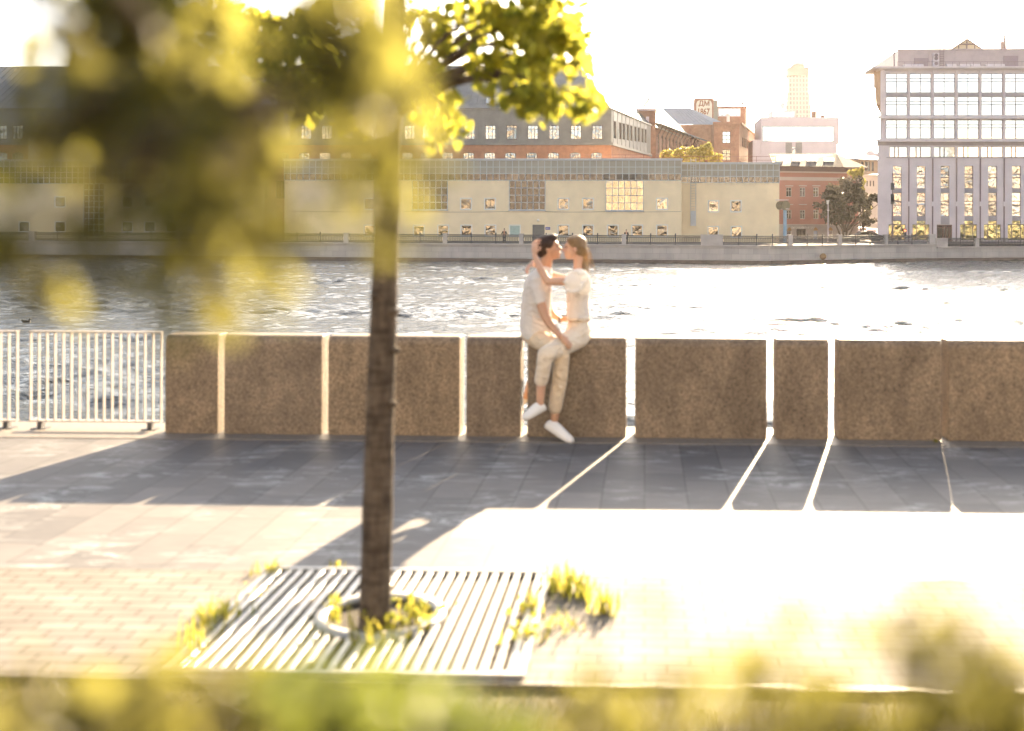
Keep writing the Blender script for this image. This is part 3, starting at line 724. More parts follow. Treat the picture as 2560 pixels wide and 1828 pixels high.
for k in range(12):
    u = .6+3.4*k
    if u < g.L: br.tube([g.pt(u,zt-2.2,.02), g.pt(u,zt-.05,1.2)], .07, 4); br.tube([g.pt(u,zt-.1,.02), g.pt(u,zt-.1,1.2)], .06, 4)
obj('roof_brackets', br, m_dframe, b)
# brick factory wing with blue hip roof
f = Fac(1640, 268, 1790, 268); b = building('brick_wing', 'red brick factory wing with a blue metal hip roof and arched windows', f)
ze = f.uz(1720, 312)[1]; obj('wall', shell(f, -2, f.L, 26, ZF, ze, None, True), m_brick, b)
ra, rb = W(1600, 270, 281), W(1724, 270, 281)
hipr = W(1812, 305, 268.5); rm = MB().add([f.pt(-8,ze), f.pt(f.L+2.5,ze,.4), rb, ra], [(0,1,2,3)]).add([f.pt(f.L+2.5,ze,.4), f.pt(f.L+2.5,ze,-26), rb], [(0,1,2)])
seams(f.pt(-8,ze), f.pt(f.L,ze,.4), ra, rb, 22, rm, .08, .04); obj('roof', rm, m_blueroof, b)
dmr = MB(); pbox(dmr, 1661, 1674, 292, 271, 3, ybot=309); obj('roof_hatch', dmr, m_greylt, b)
g = Fac(1784, 258, 1848, 258); zt = g.uz(1816, 306)[1]
w1 = g.rect(1806, 329, 1826, 358); w2 = g.rect(1806, 374, 1826, 402)
wm = MB(); g.wall(wm, (0, ZF, g.L, zt), [w1, w2]); s2 = Fac(1848, 258, 1888, 296)
s2h = [s2.rect(x-1.3, 339+(x-1850)*.55, x+1.3, 365+(x-1850)*.38) for x in (1857,1861,1865,1868.5,1872,1875,1878)]
s2h += [(h[0], h[1]-6.0, h[2], h[3]-6.0) for h in s2h]
s2.wall(wm, (0, ZF, s2.L, zt), s2h); shell(g, 0, g.L, 38, ZF, zt-.1, wm); obj('corner_wall', wm, m_brick, b)
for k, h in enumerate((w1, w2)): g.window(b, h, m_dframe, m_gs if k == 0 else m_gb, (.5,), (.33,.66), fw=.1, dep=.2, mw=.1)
for h in s2h: s2.window(b, h, m_dframe, m_gd, (), (), dep=.2)
cm = MB(); g.box(cm, (-.2, zt-.35, g.L+.3, zt+.05), -.3, .5); s2.box(cm, (.3, zt-.35, s2.L, zt+.05), -.3, .5)
for k in range(12): u = .3+(g.L-.6)*k/11; g.box(cm, (u-.14, zt-1.2, u+.14, zt-.36), .0, .32)
obj('cornice', cm, m_brick, b)
obj('vent', MB().lathe(W(1820.5, 300, 262), [(.35,-1),(.35,1.0),(.55,1.02),(.55,1.2),(.1,1.6)], 8), m_white, b)
# sign tower
f, b = simple('sign_tower', 'brick tower carrying a white panel with brown letters and a date', 1736, 1784, 245.5, 290, 8, M('brown_brick', (.30,.15,.10), .8, .15, 1.5))
sm = MB(); x0, z0, x1, z1 = f.rect(1740.5, 250, 1780, 296); c = 1.0
ring = [(x0,z0),(x1,z0),(x1,z1-c),(x1-c*.3,z1-c*.3),(x1-c,z1),(x0+c,z1),(x0+c*.3,z1-c*.3),(x0,z1-c)]
sm.extrude([f.pt(u,z,.02) for u, z in ring], f.n.to_3d()*.08 if hasattr(f.n,'to_3d') else Vector((0,-.08,0))); obj('white_panel', sm, M('sign_cream', (.62,.60,.50), .7, .05, 1), b)
cm = MB(); f.box(cm, (f.L+.01, ZF, f.L+1.0, f.uz(1760,249)[1]), -8, -.6); obj('side_wall', cm, m_panel, b)
m_brown = M('brown_letters', (.28,.13,.07), .7, .1, 2)
def text(body, name, parent, f, px, py, hpx, wpx, mat, dep=.115, bold=.0):
    cu = bpy.data.curves.new(name, 'FONT'); cu.body = body; cu.align_x = 'CENTER'; cu.align_y = 'CENTER'; cu.extrude = .02; cu.offset = bold; cu.resolution_u = 3
    o = bpy.data.objects.new(name + '_tmp', cu); COL.objects.link(o); bpy.context.view_layer.update()
    me = bpy.data.meshes.new_from_object(o.evaluated_get(bpy.context.evaluated_depsgraph_get())); bpy.data.objects.remove(o)
    V = np.array([v.co[:] for v in me.vertices]); 
    if not len(V): return
    mn, mx = V.min(0), V.max(0); r = f.rect(px-wpx/2, py-hpx/2, px+wpx/2, py+hpx/2)
    mb = MB(); mb.f = [tuple(p.vertices) for p in me.polygons]
    mb.v = [tuple(f.pt(r[0]+(v[0]-mn[0])/(mx[0]-mn[0])*(r[2]-r[0]), r[1]+(v[1]-mn[1])/(mx[1]-mn[1])*(r[3]-r[1]), dep + v[2])) for v in V]
    return obj(name, mb, mat, parent)
text('ДМ', 'letters', b, f, 1760, 259.5, 16, 27, m_brown, .13, .03)
text('1867', 'date_numerals', b, f, 1760, 279, 16, 29, m_brown, .13, .03)
f, b = simple('brick_tower', 'square brick tower with one long window strip right of the white lettered panel', 1785, 1866, 268, 292, 9, m_brick)
cm = MB(); f.pbox(cm, (1783,266,1868,270), -9.3, .4); obj('roof_slab', cm, m_brick, b)
u0, z0, u1, z1 = f.rect(1796.5, 272.5, 1850, 289); wf = MB(); f.box(wf, (u0-.15,z0-.25,u1+.15,z1+.15), .0, .1)
o = obj('window', wf, m_greylt, b); q = MB()
for k in range(6): f.box(q, (u0+(u1-u0)*k/6+.06, z0, u0+(u1-u0)*(k+1)/6-.06, z1), .101, .14)
obj('pane', q, m_gs, o)
cm = MB(); a_ = W(1857, 268, 291.5); cm.tube([a_, a_+Vector((0,0,1.0))], .09, 6); cm.tube([a_+Vector((.1,0,.7)), a_+Vector((-.5,-.1,1.2))], .28, 8); obj('loudspeaker', cm, m_dframe, b)

# --- modern grey building
f = Fac(1902, 262, 2092, 262); b = building('modern_building', 'modern pale grey box building with one wide golden window', f)
wr = f.rect(1905, 315, 2086, 355); zt = f.uz(2000, 293.5)[1]; sw = f.rect(1980, 367, 1989, 384)
wm = MB(); f.wall(wm, (0, ZF, f.L, zt), [wr, sw]); shell(f, 0, f.L, 16, ZF, zt, wm); pbox(wm, 1882, 1901.9, 350, 261.8, 12); pbox(wm, 2092.2, 2098, 293.5, 263.5, 14, ybot=360); obj('wall', wm, m_greylt, b)
f.window(b, wr, m_frame, m_gs, (.125,.25,.375,.5,.625,.75,.875), (), fw=.2, dep=.15, mw=.05); f.window(b, sw, m_white, m_gw, (), (), dep=.1)
cm = MB(); f.pbox(cm, (1964,356.5,1979.9,386), .0, .06); f.pbox(cm, (1989.1,356.5,2005,386), .0, .06); obj('dark_panel', cm, M('grey_panel', (.27,.26,.25), .6, .08, 2), b)
g = Fac(1928, 266, 1987, 266); rb = MB(); shell(g, 0, g.L, 8, f.uz(2000,294)[1], g.uz(1957,277)[1], rb, True); gb = obj('roof_pavilion', rb, m_greylt, b)
q = MB(); u0, z0, u1, z1 = g.rect(1931, 280, 1984, 293)
for k in range(5): g.box(q, (u0+(u1-u0)*k/5+.05, z0, u0+(u1-u0)*(k+1)/5-.05, z1), .01, .06)
obj('pane', q, m_gs, gb)
for x0, x1, yt in ((2030,2041,278),(2053,2062,288.5)): cm = MB(); pbox(cm, x0, x1, yt, 266, 1.2, ybot=293.6); obj('roof_tank', cm, m_brickd, b)
ds = W(1957, 265, 268); obj('dish', MB().lathe(ds, [(.02,-.9),(.5,-.6),(.55,0),(.5,.6),(.02,.9)], 10).tube([ds, ds-Vector((0,0,1.8))], .08, 5), m_greylt, b)

# --- distant skyscraper
f = Fac(1969, 930, 2027, 930); b = building('skyscraper', 'pale stepped skyscraper with a domed top fading far away', f)
def mat_tower():
    t = NT('tower_facade'); v = t.coord((1,1,1), (R(90),0,0), kind='World')
    br = t.n('ShaderNodeTexBrick'); br.offset = 0
    for k, x in (('Scale',1.0),('Mortar Size',.55),('Brick Width',2.6),('Row Height',3.6)): br.inputs[k].default_value = x
    br.inputs['Color1'].default_value = (.13,.13,.14,1); br.inputs['Color2'].default_value = (.2,.19,.19,1); br.inputs['Mortar'].default_value = (.42,.38,.35,1)
    t.l(v, br.inputs['Vector']); t.l(br.outputs['Color'], t.p.inputs['Base Color']); t.set(Roughness=.5); return t.m
m_tow = mat_tower(); tm = MB()
pbox(tm, 1967, 2028, 262, 930, 20); pbox(tm, 1969.5, 2025, 232, 931, 18, ybot=262); pbox(tm, 1972, 2022, 188, 932, 16, ybot=232); obj('shaft', tm, m_tow, b)
tm = MB(); pbox(tm, 1970.5, 2022.5, 168, 930.5, 18, ybot=189); pbox(tm, 1980, 2012, 162, 932, 14, ybot=168); obj('crown', tm, M('tower_crown', (.16,.14,.13), .6, .1, .1), b)
c = W(1996, 162, 940); obj('dome', MB().lathe(c, [(4.6,0),(4.3,1.6),(3.2,3),(1.5,4),(.4,4.4),(.3,6)], 14), m_greylt, b)

# --- pink pub building
f = Fac(1940, 172, 2146, 176); b = building('pub_building', 'pink building with a shiny hipped roof and a craft bar sign over its door', f)
ze = f.uz(2040, 432)[1]; zs_ = f.uz(2040, 562)[1]
xs = (1972.5, 2006.5, 2040, 2073.5, 2107)
u1h = [f.rect(x-6.8, 469, x+6.8, 492) for x in xs]; u2h = [f.rect(x-6.6, 525.5, x+6.6, 547.5) for x in xs]
gd = f.rect(1991.5, 572.5, 2014.7, 604); gl = [f.rect(x-5.6, 575, x+5.6, 604) for x in (1973, 2039, 2076, 2108)]
wm = MB(); f.wall(wm, (0, zs_, f.L, ze), u1h + u2h, .2); shell(f, 0, f.L, 14, ZF, ze, wm); obj('wall', wm, m_pink, b)
wm = MB(); f.wall(wm, (0, ZF, f.L, zs_), [gd] + gl, .2); obj('stone_base', wm, m_stone, b)
for h in u1h + u2h: f.window(b, h, m_white, m_gw, (.5,), (.65,), fw=.06, dep=.15, mw=.05)
tr = MB(); f.pbox(tr, (1948,443.5,2146,452), 0, .12)
for x in xs: f.pbox(tr, (x-9.5,463.5,x+9.5,466), 0, .18); f.pbox(tr, (x-9.5,510.5,x+9.5,512.5), 0, .15)
f.pbox(tr, (1948,560.5,2146,563), 0, .1); f.pbox(tr, (1948,429.5,2149,433), 0, .35); obj('trim', tr, M('pink_grey_trim', (.50,.42,.38), .7, .06, 1), b)
f.window(b, gd, m_dframe, m_gd, (.3,.62), (), fw=.12, dep=.15, name='door')
for k, h in enumerate(gl):
    f.window(b, h, m_white, M('blue_pane', (.36,.42,.56), .3, .05, 1) if k == 1 else m_gw, (), (.6,), fw=.06, dep=.12)
am = MB()
for h in gl:      # arched heads
    n = 8; P = [f.pt(h[0]+(h[2]-h[0])*k/n, h[3]-.02+.42*math.sin(math.pi*k/n), .03) for k in range(n+1)]
    am.add(P + [f.pt(h[2],h[3]-.1,.03), f.pt(h[0],h[3]-.1,.03)], [tuple(range(n+2, -1, -1))])
obj('arched_heads', am, M('arch_ochre', (.42,.27,.12), .7, .1, 2), b)
sf_ = MB(); e0, e1 = f.uz(2040,418)[1], ze
q0 = [f.pt(-.2,e1,.02), f.pt(f.L+.1,e1,.02), f.pt(f.L+.1,e1,-14), f.pt(-.2,e1,-14)]; q1_ = [f.pt(-1.1,e0,1.3), f.pt(f.L+1.0,e0,1.3), f.pt(f.L+1.0,e0,-15), f.pt(-1.1,e0,-15)]
sf_.hexa(q0, q1_); obj('eaves', sf_, M('plum_eaves', (.14,.09,.10), .6, .1, 2), b)
ap0, ap1 = W(1922, 385, 180), W(2094, 385, 181.5)
rm = MB().add([q1_[0], q1_[1], ap1, ap0], [(0,1,2,3)]).add([q1_[1], q1_[2], ap1], [(0,1,2)])
seams(q1_[0], f.pt(f.L-3.0,e0,1.3), ap0, ap1, 42, rm, .05, .05); obj('roof', rm, M('shiny_tile_roof', (.085,.08,.088), .8, .3, 2.5, spec=.1), b)
def on_plane(P, n, px, py): d = ray(px, py); return CAM + d*((P-CAM).dot(n)/d.dot(n))
nn = (q1_[1]-q1_[0]).cross(ap0-q1_[0]).normalized(); nn = nn if nn.y < 0 else -nn
for x0, x1, y0, y1 in ((1980,2002,394.5,400.5),(1980,2001,402,408),(2017,2042,401,408),(2059,2084,400.5,408),(1941,1958,402,408)):
    q = [on_plane(q1_[0], nn, x, y) for x, y in ((x0,y1),(x1,y1),(x1,y0),(x0,y0))]
    o = obj('skylight', MB().hexa([p+nn*.05 for p in q], [p+nn*.35 for p in q]), m_white, b); c = sum(q, Vector())/4
    obj('pane', MB().add([c+(p-c)*.82+nn*.36 for p in q], [(0,1,2,3)]), m_gd, o)
sg = thing('pub_sign', 'white cyrillic craft bar lettering over the pub door', 'sign', tuple(f.pt(f.uz(2005,570)[0], f.uz(2005,570)[1], .2)))
text('ПИТОЧКА', 'first_word', sg, f, 1990, 569.5, 5.6, 26, m_white, .25, .02); text('КРАФТБАР', 'second_word', sg, f, 2021, 569.0, 5.6, 27, m_white, .25, .02)
u, z = f.uz(2005, 569.5); obj('round_emblem', MB().ell(f.pt(u,z,.27), (.19,.04,.19), None, 12, 8), m_white, sg)

# --- beige building between
f = Fac(2112, 232, 2196, 236); b = building('beige_building', 'beige building with a bluish roof in the gap beside the office building', f)
ze = f.uz(2160, 398)[1]; zc = f.uz(2160, 434)[1]
hs = [f.rect(x-3, 404, x+3, 428) for x in (2146,2155,2165,2172,2182)]
wm = MB(); f.wall(wm, (0, zc, f.L, ze), hs, .2); shell(f, 0, f.L, 12, zc, ze, wm); obj('upper_wall', wm, M('dull_beige', (.34,.26,.19), .8, .1, 1), b)
for h in hs: f.window(b, h, m_dframe, m_gw, (.5,), (), fw=.1, dep=.12)
g = Fac(2112, 226, 2196, 230); hs = [g.rect(x-1.6, 452, x+1.6, 466) for x in (2168,2176,2184)]
wm = MB(); g.wall(wm, (0, ZF, g.L, g.uz(2160,438)[1]), hs, .2); shell(g, 0, g.L, 5, ZF, g.uz(2160,438)[1], wm); g.pbox(wm, (2112,436,2196,441), .0, .4); obj('lower_wall', wm, M('light_beige', (.50,.43,.36), .8, .08, 1), b)
for h in hs: g.window(b, h, m_dframe, m_gd, (), (), fw=.1, dep=.12)
P = [W(2112,398,231), W(2196,402,231), W(2196,394,242), W(2136,388,242), W(2120,391,242)]
obj('roof', MB().extrude(P, (0,0,.25)), m_blueroof, b)
pm = MB(); pbox(pm, 2150, 2200, 382, 243, 5, ybot=400); pbox(pm, 2171, 2185, 376.5, 244, 2, ybot=383); obj('roof_plant', pm, m_greylt, b)
pm = MB(); a_ = W(2137, 395, 243); pm.tube([a_, W(2137, 371, 243)], .07, 5); obj('antenna', pm, m_dframe, b)

# --- office building at the right
YO = 160
f = Fac(2194, YO, 2740, YO); b = building('office_building', 'pale plum grey office building with white mirrored upper windows and tall window strips', f)
def bx(k): return 2215.4 + 59.6*k
NB = 9
low0 = f.uz(2400, 355)[1]; top = f.uz(2300, 171)[1]
rows = [(184,232,top), (242,289,0), (300,347,0)]
holes = []; uph = []
for k in range(NB):
    for ya, yb, _ in rows: uph.append(f.rect(bx(k), ya, bx(k)+53, yb))
bandw = [f.rect(bx(k)+(8.5 if k == 0 else 0), 367, bx(k)+53.5, 393) for k in range(NB)]
tallA = [f.rect(bx(k)+17.2, 415, bx(k)+39, 471.5) for k in range(NB)]; tallB = [f.rect(bx(k)+17.2, 482, bx(k)+39, 541) for k in range(NB)]
shop = [f.rect(bx(k)+6.2, 561, bx(k)+49, 601) for k in range(NB) if k != 2]; shopt = [f.rect(bx(k)+17.2, 552, bx(k)+39, 560.8) for k in range(NB) if k != 2]
dr = f.rect(2342, 562, 2381, 604)
zmid = f.uz(2400, 353)[1]; u33 = f.uz(2201, 260)[0]
wm = MB(); f.wall(wm, (0, ZF-.35, f.L, zmid), bandw + tallA + tallB + shop + shopt + [dr], .35)
f.wall(wm, (u33, zmid, f.L, top), uph, .35); shell(f, 0, f.L, 30, ZF-.35, zmid, wm, False, .255); shell(f, u33, f.L, 30, zmid-.1, top, wm, False, .255)
obj('wall', wm, m_grey, b)
for h in uph: f.window(b, h, m_pframe, m_gs, (.5,), (.58,.74), fw=.06, dep=.18, mw=.09)
for h in bandw: f.window(b, h, m_pframe, m_gs, (.3,.5), (), fw=.06, dep=.2, mw=.14)
for h in tallA + tallB: f.window(b, h, m_pframe, m_gw, (), (.48,.64), fw=.06, dep=.25, mw=.12)
m_gy = mat_glass('yellow_shop_glass', (.30,.29,.17), .06, .8, .9, .35)
for h in shop: f.window(b, h, m_pframe, m_gy, (.25,.76), (), fw=.06, dep=.25, mw=.08, name='shop_window')
for h in shopt: f.window(b, h, m_pframe, m_gy, (), (), fw=.05, dep=.25, name='shop_window')
f.window(b, dr, M('brown_door', (.16,.09,.07), .5, .1, 3), m_gd, (.42,.6,.82), (.84,), fw=.15, dep=.3, mw=.14, name='entrance_door')
m_sp = M('plum_panel', (.33,.30,.32), .6, .06, 1)
for k in range(NB):
    for px in ((bx(k)+17.2, 471.7, bx(k)+39, 481.8), (bx(k)+17.2, 541.2, bx(k)+39, 551.8 if k != 2 else 561), (bx(k), 232.3, bx(k)+53, 241.7)):
        sp = MB(); f.pbox(sp, px, -.12, .03); obj('spandrel', sp, m_sp, b)
bd = MB()
f.pbox(bd, (2195,290,2745,297.5), -.3, .45); f.pbox(bd, (2192.5,347.8,2745,355), -.3, .5)
f.pbox(bd, (2181,167,2745,172), -6, .6); f.pbox(bd, (2197,172.2,2745,175), -2, .35); obj('ledges', bd, m_greylt, b)
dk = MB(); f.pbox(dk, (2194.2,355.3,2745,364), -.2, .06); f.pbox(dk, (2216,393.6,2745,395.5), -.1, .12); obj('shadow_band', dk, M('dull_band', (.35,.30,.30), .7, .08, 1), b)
for k in range(-1, NB):
    for ya, yb in ((175.5, 289.6), (298, 347.4)): pr = MB(); f.pbox(pr, (bx(k)+55.2, ya, bx(k)+58, yb), .0, .22); obj('pilaster', pr, m_greylt, b)
for k in range(NB):
    u, z = f.uz(bx(k)+56.5, 396); dp = obj('drainpipe', MB().tube([f.pt(u, ZF-.3, .1), f.pt(u, z, .1)], .10, 6), m_pframe, b)
    u, z = f.uz(bx(k)+56.5, 510); q = MB(); f.box(q, (u-.16, z-.32, u+.16, z+.32), .05, .3); obj('wall_light', q, m_greylt, dp)
fn = MB(); s0 = f.uz(2183,200)[0]; zt1, zt0 = f.uz(2190,173)[1], f.uz(2190,258)[1]
fn.hexa([f.pt(s0+.85,zt0,-2.4), f.pt(u33+.2,zt0,-1), f.pt(u33+5,zt0,-20), f.pt(s0+5.2,zt0,-20)], [f.pt(s0+.6,zt1,-2.4), f.pt(u33+.2,zt1,-1), f.pt(u33+5,zt1,-20), f.pt(s0+4.8,zt1,-20)])
obj('side_cladding', fn, M('tan_cladding', (.42,.27,.17), .6, .15, 1.5), b)
g = Fac(2244, YO+6, 2760, YO+6); zr = g.uz(2400, 125)[1]; zc = f.uz(2300,167)[1]; phz = MB(); shell(g, 0, g.L, 18, zc-.2, zr, phz, True)
for k in range(20): u = .5+1.9*k; g.box(phz, (u-.03, zc, u+.03, zr-.05), .0, .05)
g.box(phz, (-.2, zr-.02, g.L, zr+.15), -.3, .2); obj('penthouse', phz, M('pinkish_metal', (.44,.36,.37), .5, .08, 1.2), b)
pd = MB(); g.pbox(pd, (2285,145.5,2320,166), .0, .12); g.pbox(pd, (2508,140,2545,166), .0, .1); obj('penthouse_door', pd, M('plum_door', (.30,.23,.25), .6, .05, 2), b)
for px in (2266,2291,2372,2405,2432,2470,2492):
    u, z = g.uz(px, 157); o = obj('roof_unit', MB().hexa([g.pt(u-.75,zc,1.6), g.pt(u+.75,zc,1.6), g.pt(u+.75,zc,.5), g.pt(u-.75,zc,.5)], [g.pt(u-.65,zc+.95,1.5), g.pt(u+.65,zc+.95,1.5), g.pt(u+.65,zc+.95,.6), g.pt(u-.65,zc+.95,.6)]), m_greylt, b)
for py in (139.5, 147.5, 160):
    u, z = g.uz(2338.5, py); o = obj('air_conditioner', MB().hexa([g.pt(u-.45,z-.36,.45), g.pt(u+.45,z-.36,.45), g.pt(u+.45,z-.36,.05), g.pt(u-.45,z-.36,.05)], [g.pt(u-.45,z+.36,.45), g.pt(u+.45,z+.36,.45), g.pt(u+.45,z+.36,.05), g.pt(u-.45,z+.36,.05)]), m_greylt, b)
    P = g.pt(u, z, .45); obj('fan', MB().tube([P, P+Vector((0,-.03,0))], .26, 14), m_pframe, o)
ld_ = MB(); u0 = g.uz(2349,150)[0]
for q in (0, .55): ld_.tube([g.pt(u0+q,zc,.2), g.pt(u0+q,zr+.5,.2)], .035, 4)
for k in range(9): ld_.tube([g.pt(u0,zc+.3+.32*k,.2), g.pt(u0+.55,zc+.3+.32*k,.2)], .03, 4)
obj('roof_ladder', ld_, m_pframe, b)
ga = [W(2376,125.3,171), W(2457,124.3,171), W(2417,98,171)]
obj('glass_gable', MB().extrude([ga[0], ga[1], ga[2]], (0,9,0)), M('gable_cream', (.60,.50,.34), .4, .05, .5), b)
gm = MB(); o_ = Vector((0,-.12,0))
for a, c in ((ga[0],ga[2]),(ga[1],ga[2]),(ga[0],ga[1]),((ga[0]+ga[1])/2,ga[2]),(ga[0].lerp(ga[2],.52),ga[1].lerp(ga[2],.52))): gm.tube([a+o_, c+o_], .10, 4)
for q in (.25,.75): pp_ = ga[0].lerp(ga[1], q); gm.tube([pp_+o_, Vector((pp_.x,pp_.y, ga[0].z+(ga[2].z-ga[0].z)*.5))+o_], .08, 4)
obj('gable_frame', gm, m_pframe, b)
an = MB(); an.tube([W(2512,124,168), W(2512,95,168), W(2512.6,76.6,168)], [.22,.18,.06], 6); obj('antenna_mast', an, m_pframe, b)
an = MB(); an.tube([W(2505,124,168), W(2505,104,168)], .2, 6); an.tube([W(2501.5,97,168), W(2507.5,97,168)], .1, 5); an.tube([W(2505,104,168), W(2505,97,168)], .05, 4); obj('flue', an, m_pframe, b)
an = MB(); an.tube([W(2235.5,167,165), W(2235,122,165)], .09, 5); an.tube([W(2234,140,165), W(2238,130,165)], .06, 4); obj('antenna', an, m_pframe, b)
rr = MB(); f0, f1 = f.uz(2240,160)[0], f.uz(2740,160)[0]; zq = zc+.55
rr.tube([f.pt(f0,zq,.9), f.pt(f1,zq,.9)], .03, 4)
for k in range(30): u = f0+(f1-f0)*k/29; rr.tube([f.pt(u,zc,.9), f.pt(u,zq,.9)], .025, 4)
obj('roof_railing', rr, m_pframe, b)

# --- unseen blocks added behind the viewer as reflectors for the far windows
for k, (x0, x1, h, col) in enumerate(((-150,-92,30,(.52,.47,.40)), (-82,-30,21,(.50,.43,.35)), (-18,40,34,(.56,.51,.43)), (52,96,24,(.46,.36,.29)), (108,170,31,(.54,.49,.41)))):
    lab = ['added cream reflector block, leftmost behind the viewer','added low ochre reflector block behind the viewer','added tallest cream reflector block straight behind the viewer','added reddish reflector block behind the viewer','added cream reflector block, rightmost behind the viewer'][k]
    r = thing('reflector_block', lab, 'building', (x0, -85, 0)); obj('wall', MB().box((x0,-99,0),(x1,-85,h)), M('block_%d' % k, col, .85, .1, .3), r)
    wq = MB(); z = 3.0
    while z < h-2:
        x = x0+2
        while x < x1-2: wq.box((x,-84.995,z),(x+1.5,-84.93,z+1.7)); x += 3.4
        z += 3.2
    o = obj('window_rows', wq, m_gd, r)

# ---------------------------------------------------------------- street things on the far bank
r = thing('vent_column', 'blue pipe column with a dark round fan head beside the cream building', 'vent pipe', tuple(W(1962, 606, 146)))
c = W(1962.3, 606, 146); k_ = 146/FPX
obj('column', MB().lathe(Vector((c.x,c.y,ZF)), [(.23,0),(.23,W(1962,525,146).z-ZF)], 14), M('pale_blue_paint', (.22,.35,.47), .5, .1, 3), r)
zt = W(1962,525,146).z; obj('collar', MB().lathe(Vector((c.x,c.y,zt+.005)), [(.3,0),(.55,.06),(.55,.2),(.3,.26)], 14), m_stone, r)
hc = W(1961, 514, 146); obj('fan_drum', MB().tube([hc+Vector((-.55,.7,0)), hc+Vector((.1,-.45,0))], .53, 18).tube([hc+Vector((.1,-.45,0)), hc+Vector((.13,-.52,0))], [.60,.60], 18), M('olive_drum', (.17,.14,.08), .6, .2, 3), r)
obj('lid', MB().box((hc.x-1.0,146-.3,hc.z+.66),(hc.x+.5,147,hc.z+.74)), m_greylt, r)
r = thing('street_lamp', 'slim grey street lamp in front of the dark tree', 'street lamp', tuple(W(2070, 606, 150)))
c = W(2070, 606, 150); zt = W(2070,511,150).z
obj('pole', MB().lathe(Vector((c.x,150,ZF)), [(.10,0),(.10,1.2),(.07,1.3),(.07,2.6),(.05,zt-ZF)], 8), m_greylt, r); obj('ring', MB().lathe(Vector((c.x,150,W(2070,527,150).z)), [(.06,0),(.16,.02),(.16,.09),(.06,.11)], 8), m_greylt, r)
obj('lamp_head', MB().hexa([Vector((c.x-.16,149.9,zt)), Vector((c.x+.05,149.9,zt)), Vector((c.x+.05,150.1,zt)), Vector((c.x-.16,150.1,zt))], [Vector((c.x-.20,149.8,zt+.5)), Vector((c.x+.13,149.8,zt+.55)), Vector((c.x+.13,150.2,zt+.55)), Vector((c.x-.20,150.2,zt+.5))]), m_white, r)
r = thing('traffic_light', 'tall slim traffic mast with dark signal boxes at the office corner', 'traffic light', tuple(W(2231, 606, 152)))
c = W(2231, 606, 152); obj('mast', MB().lathe(Vector((c.x,152,ZF-.3)), [(.12,0),(.08,9.3)], 8), m_pframe, r)
for py in (466, 494, 502): q = W(2231, py, 152); obj('signal_box', MB().box((q.x-.2,151.8,q.z-.45),(q.x+.2,152.15,q.z+.45)), m_dsteel, r)
q = W(2262, 583, 152); r = thing('pedestrian_signal', 'short post with a small red light before the first office window', 'traffic light', (q.x,152,ZF-.3))
obj('post', MB().lathe(Vector((q.x,152,ZF-.3)), [(.07,0),(.07,1.7)], 8), m_pframe, r); obj('housing', MB().box((q.x-.17,151.85,q.z-.3),(q.x+.17,152.1,q.z+.55)), m_dsteel, r)
me_ = NT('red_lamp'); me_.set(Emission_Strength=1.2); me_.p.inputs['Emission Color'].default_value = (1,.12,.04,1); me_.p.inputs['Base Color'].default_value = (.6,.05,.03,1)
obj('red_lamp', MB().tube([Vector((q.x,151.849,q.z+.32)), Vector((q.x,151.82,q.z+.32))], .12, 10), me_.m, r)

def car(px, Y, label, col, heading=0.0, scale=1.0):
    c = W(px, 600, Y); r = thing('parked_car', label, 'car', (c.x, Y, ZF)); Rz = Matrix.Rotation(heading, 3, 'Z')
    def T(p): return Rz @ Vector(p)*scale + Vector((c.x, Y, ZF))
    prof = [(-2.1,.35),(-2.15,.75),(-1.9,.95),(-1.2,1.02),(-.6,1.45),(.7,1.48),(1.45,1.02),(2.05,.9),(2.15,.6),(2.1,.35)]
    m = MB(); m.rings([[T((x, -.84, z)) for x, z in prof], [T((x, .84, z)) for x, z in prof]]); o = obj('body', m, M('car_' + label[:6], col, .25, .03, 1), r); bevel(o, .05, 2)
    g = MB(); 
    for s in (-.86, .86): g.add([T(p) for p in ((-1.05,s,1.05),(-.55,s,1.38),(.65,s,1.40),(1.25,s,1.05))], [(0,1,2,3)])
    g.add([T(p) for p in ((1.02,-.7,1.33),(1.02,.7,1.33),(1.42,.72,1.08),(1.42,-.72,1.08))], [(0,1,2,3)]); obj('windows', g, m_gd, r)
    for wx in (-1.3, 1.35):
        for s in (-.8, .8): obj('wheel', MB().tube([T((wx,s-.1,.32)), T((wx,s+.1,.32))], .32, 14), m_dsteel, r)
    return r
car(2178, 186, 'white car parked beside the pale corner pier of the office building', (.75,.74,.72), R(75))
car(2152, 190, 'white van-like car parked beyond the trunk of the dark tree', (.70,.68,.66), R(90), 1.15)
car(2163, 150, 'dark car behind the iron fence on the sunlit road', (.05,.05,.055), R(8))

# ---------------------------------------------------------------- leaves and trees
LEAF = np.array([(0,0,0),(-.34,.12,.05),(-.46,.42,.09),(-.22,.78,.05),(0,1.0,-.05),(.22,.78,.05),(.46,.42,.09),(.34,.12,.05)])
LF = [(0,4,3,2,1),(0,7,6,5,4)]
def leaf_verts(C, S, D, Nn):
    D = D/np.linalg.norm(D, axis=1, keepdims=True); X = np.cross(D, Nn); X /= np.linalg.norm(X, axis=1, keepdims=True)+1e-9; Z = np.cross(X, D)
    V = C[:,None,:] + S[:,None,None]*(LEAF[None,:,0,None]*X[:,None,:] + LEAF[None,:,1,None]*D[:,None,:] + LEAF[None,:,2,None]*Z[:,None,:])
    n = len(C); F = []
    for i in range(n):
        for q in LF: F.append(tuple(8*i + k for k in q))
    return V.reshape(-1,3), F
def leaves(C, size, droop=.8, jitter=.7, flat=None):
    n = len(C); S = size*RNG.uniform(.65, 1.25, n); D = RNG.normal(0, jitter, (n,3)); D[:,2] -= droop; N_ = RNG.normal(0, 1, (n,3))
    return leaf_verts(C, S, D, N_)
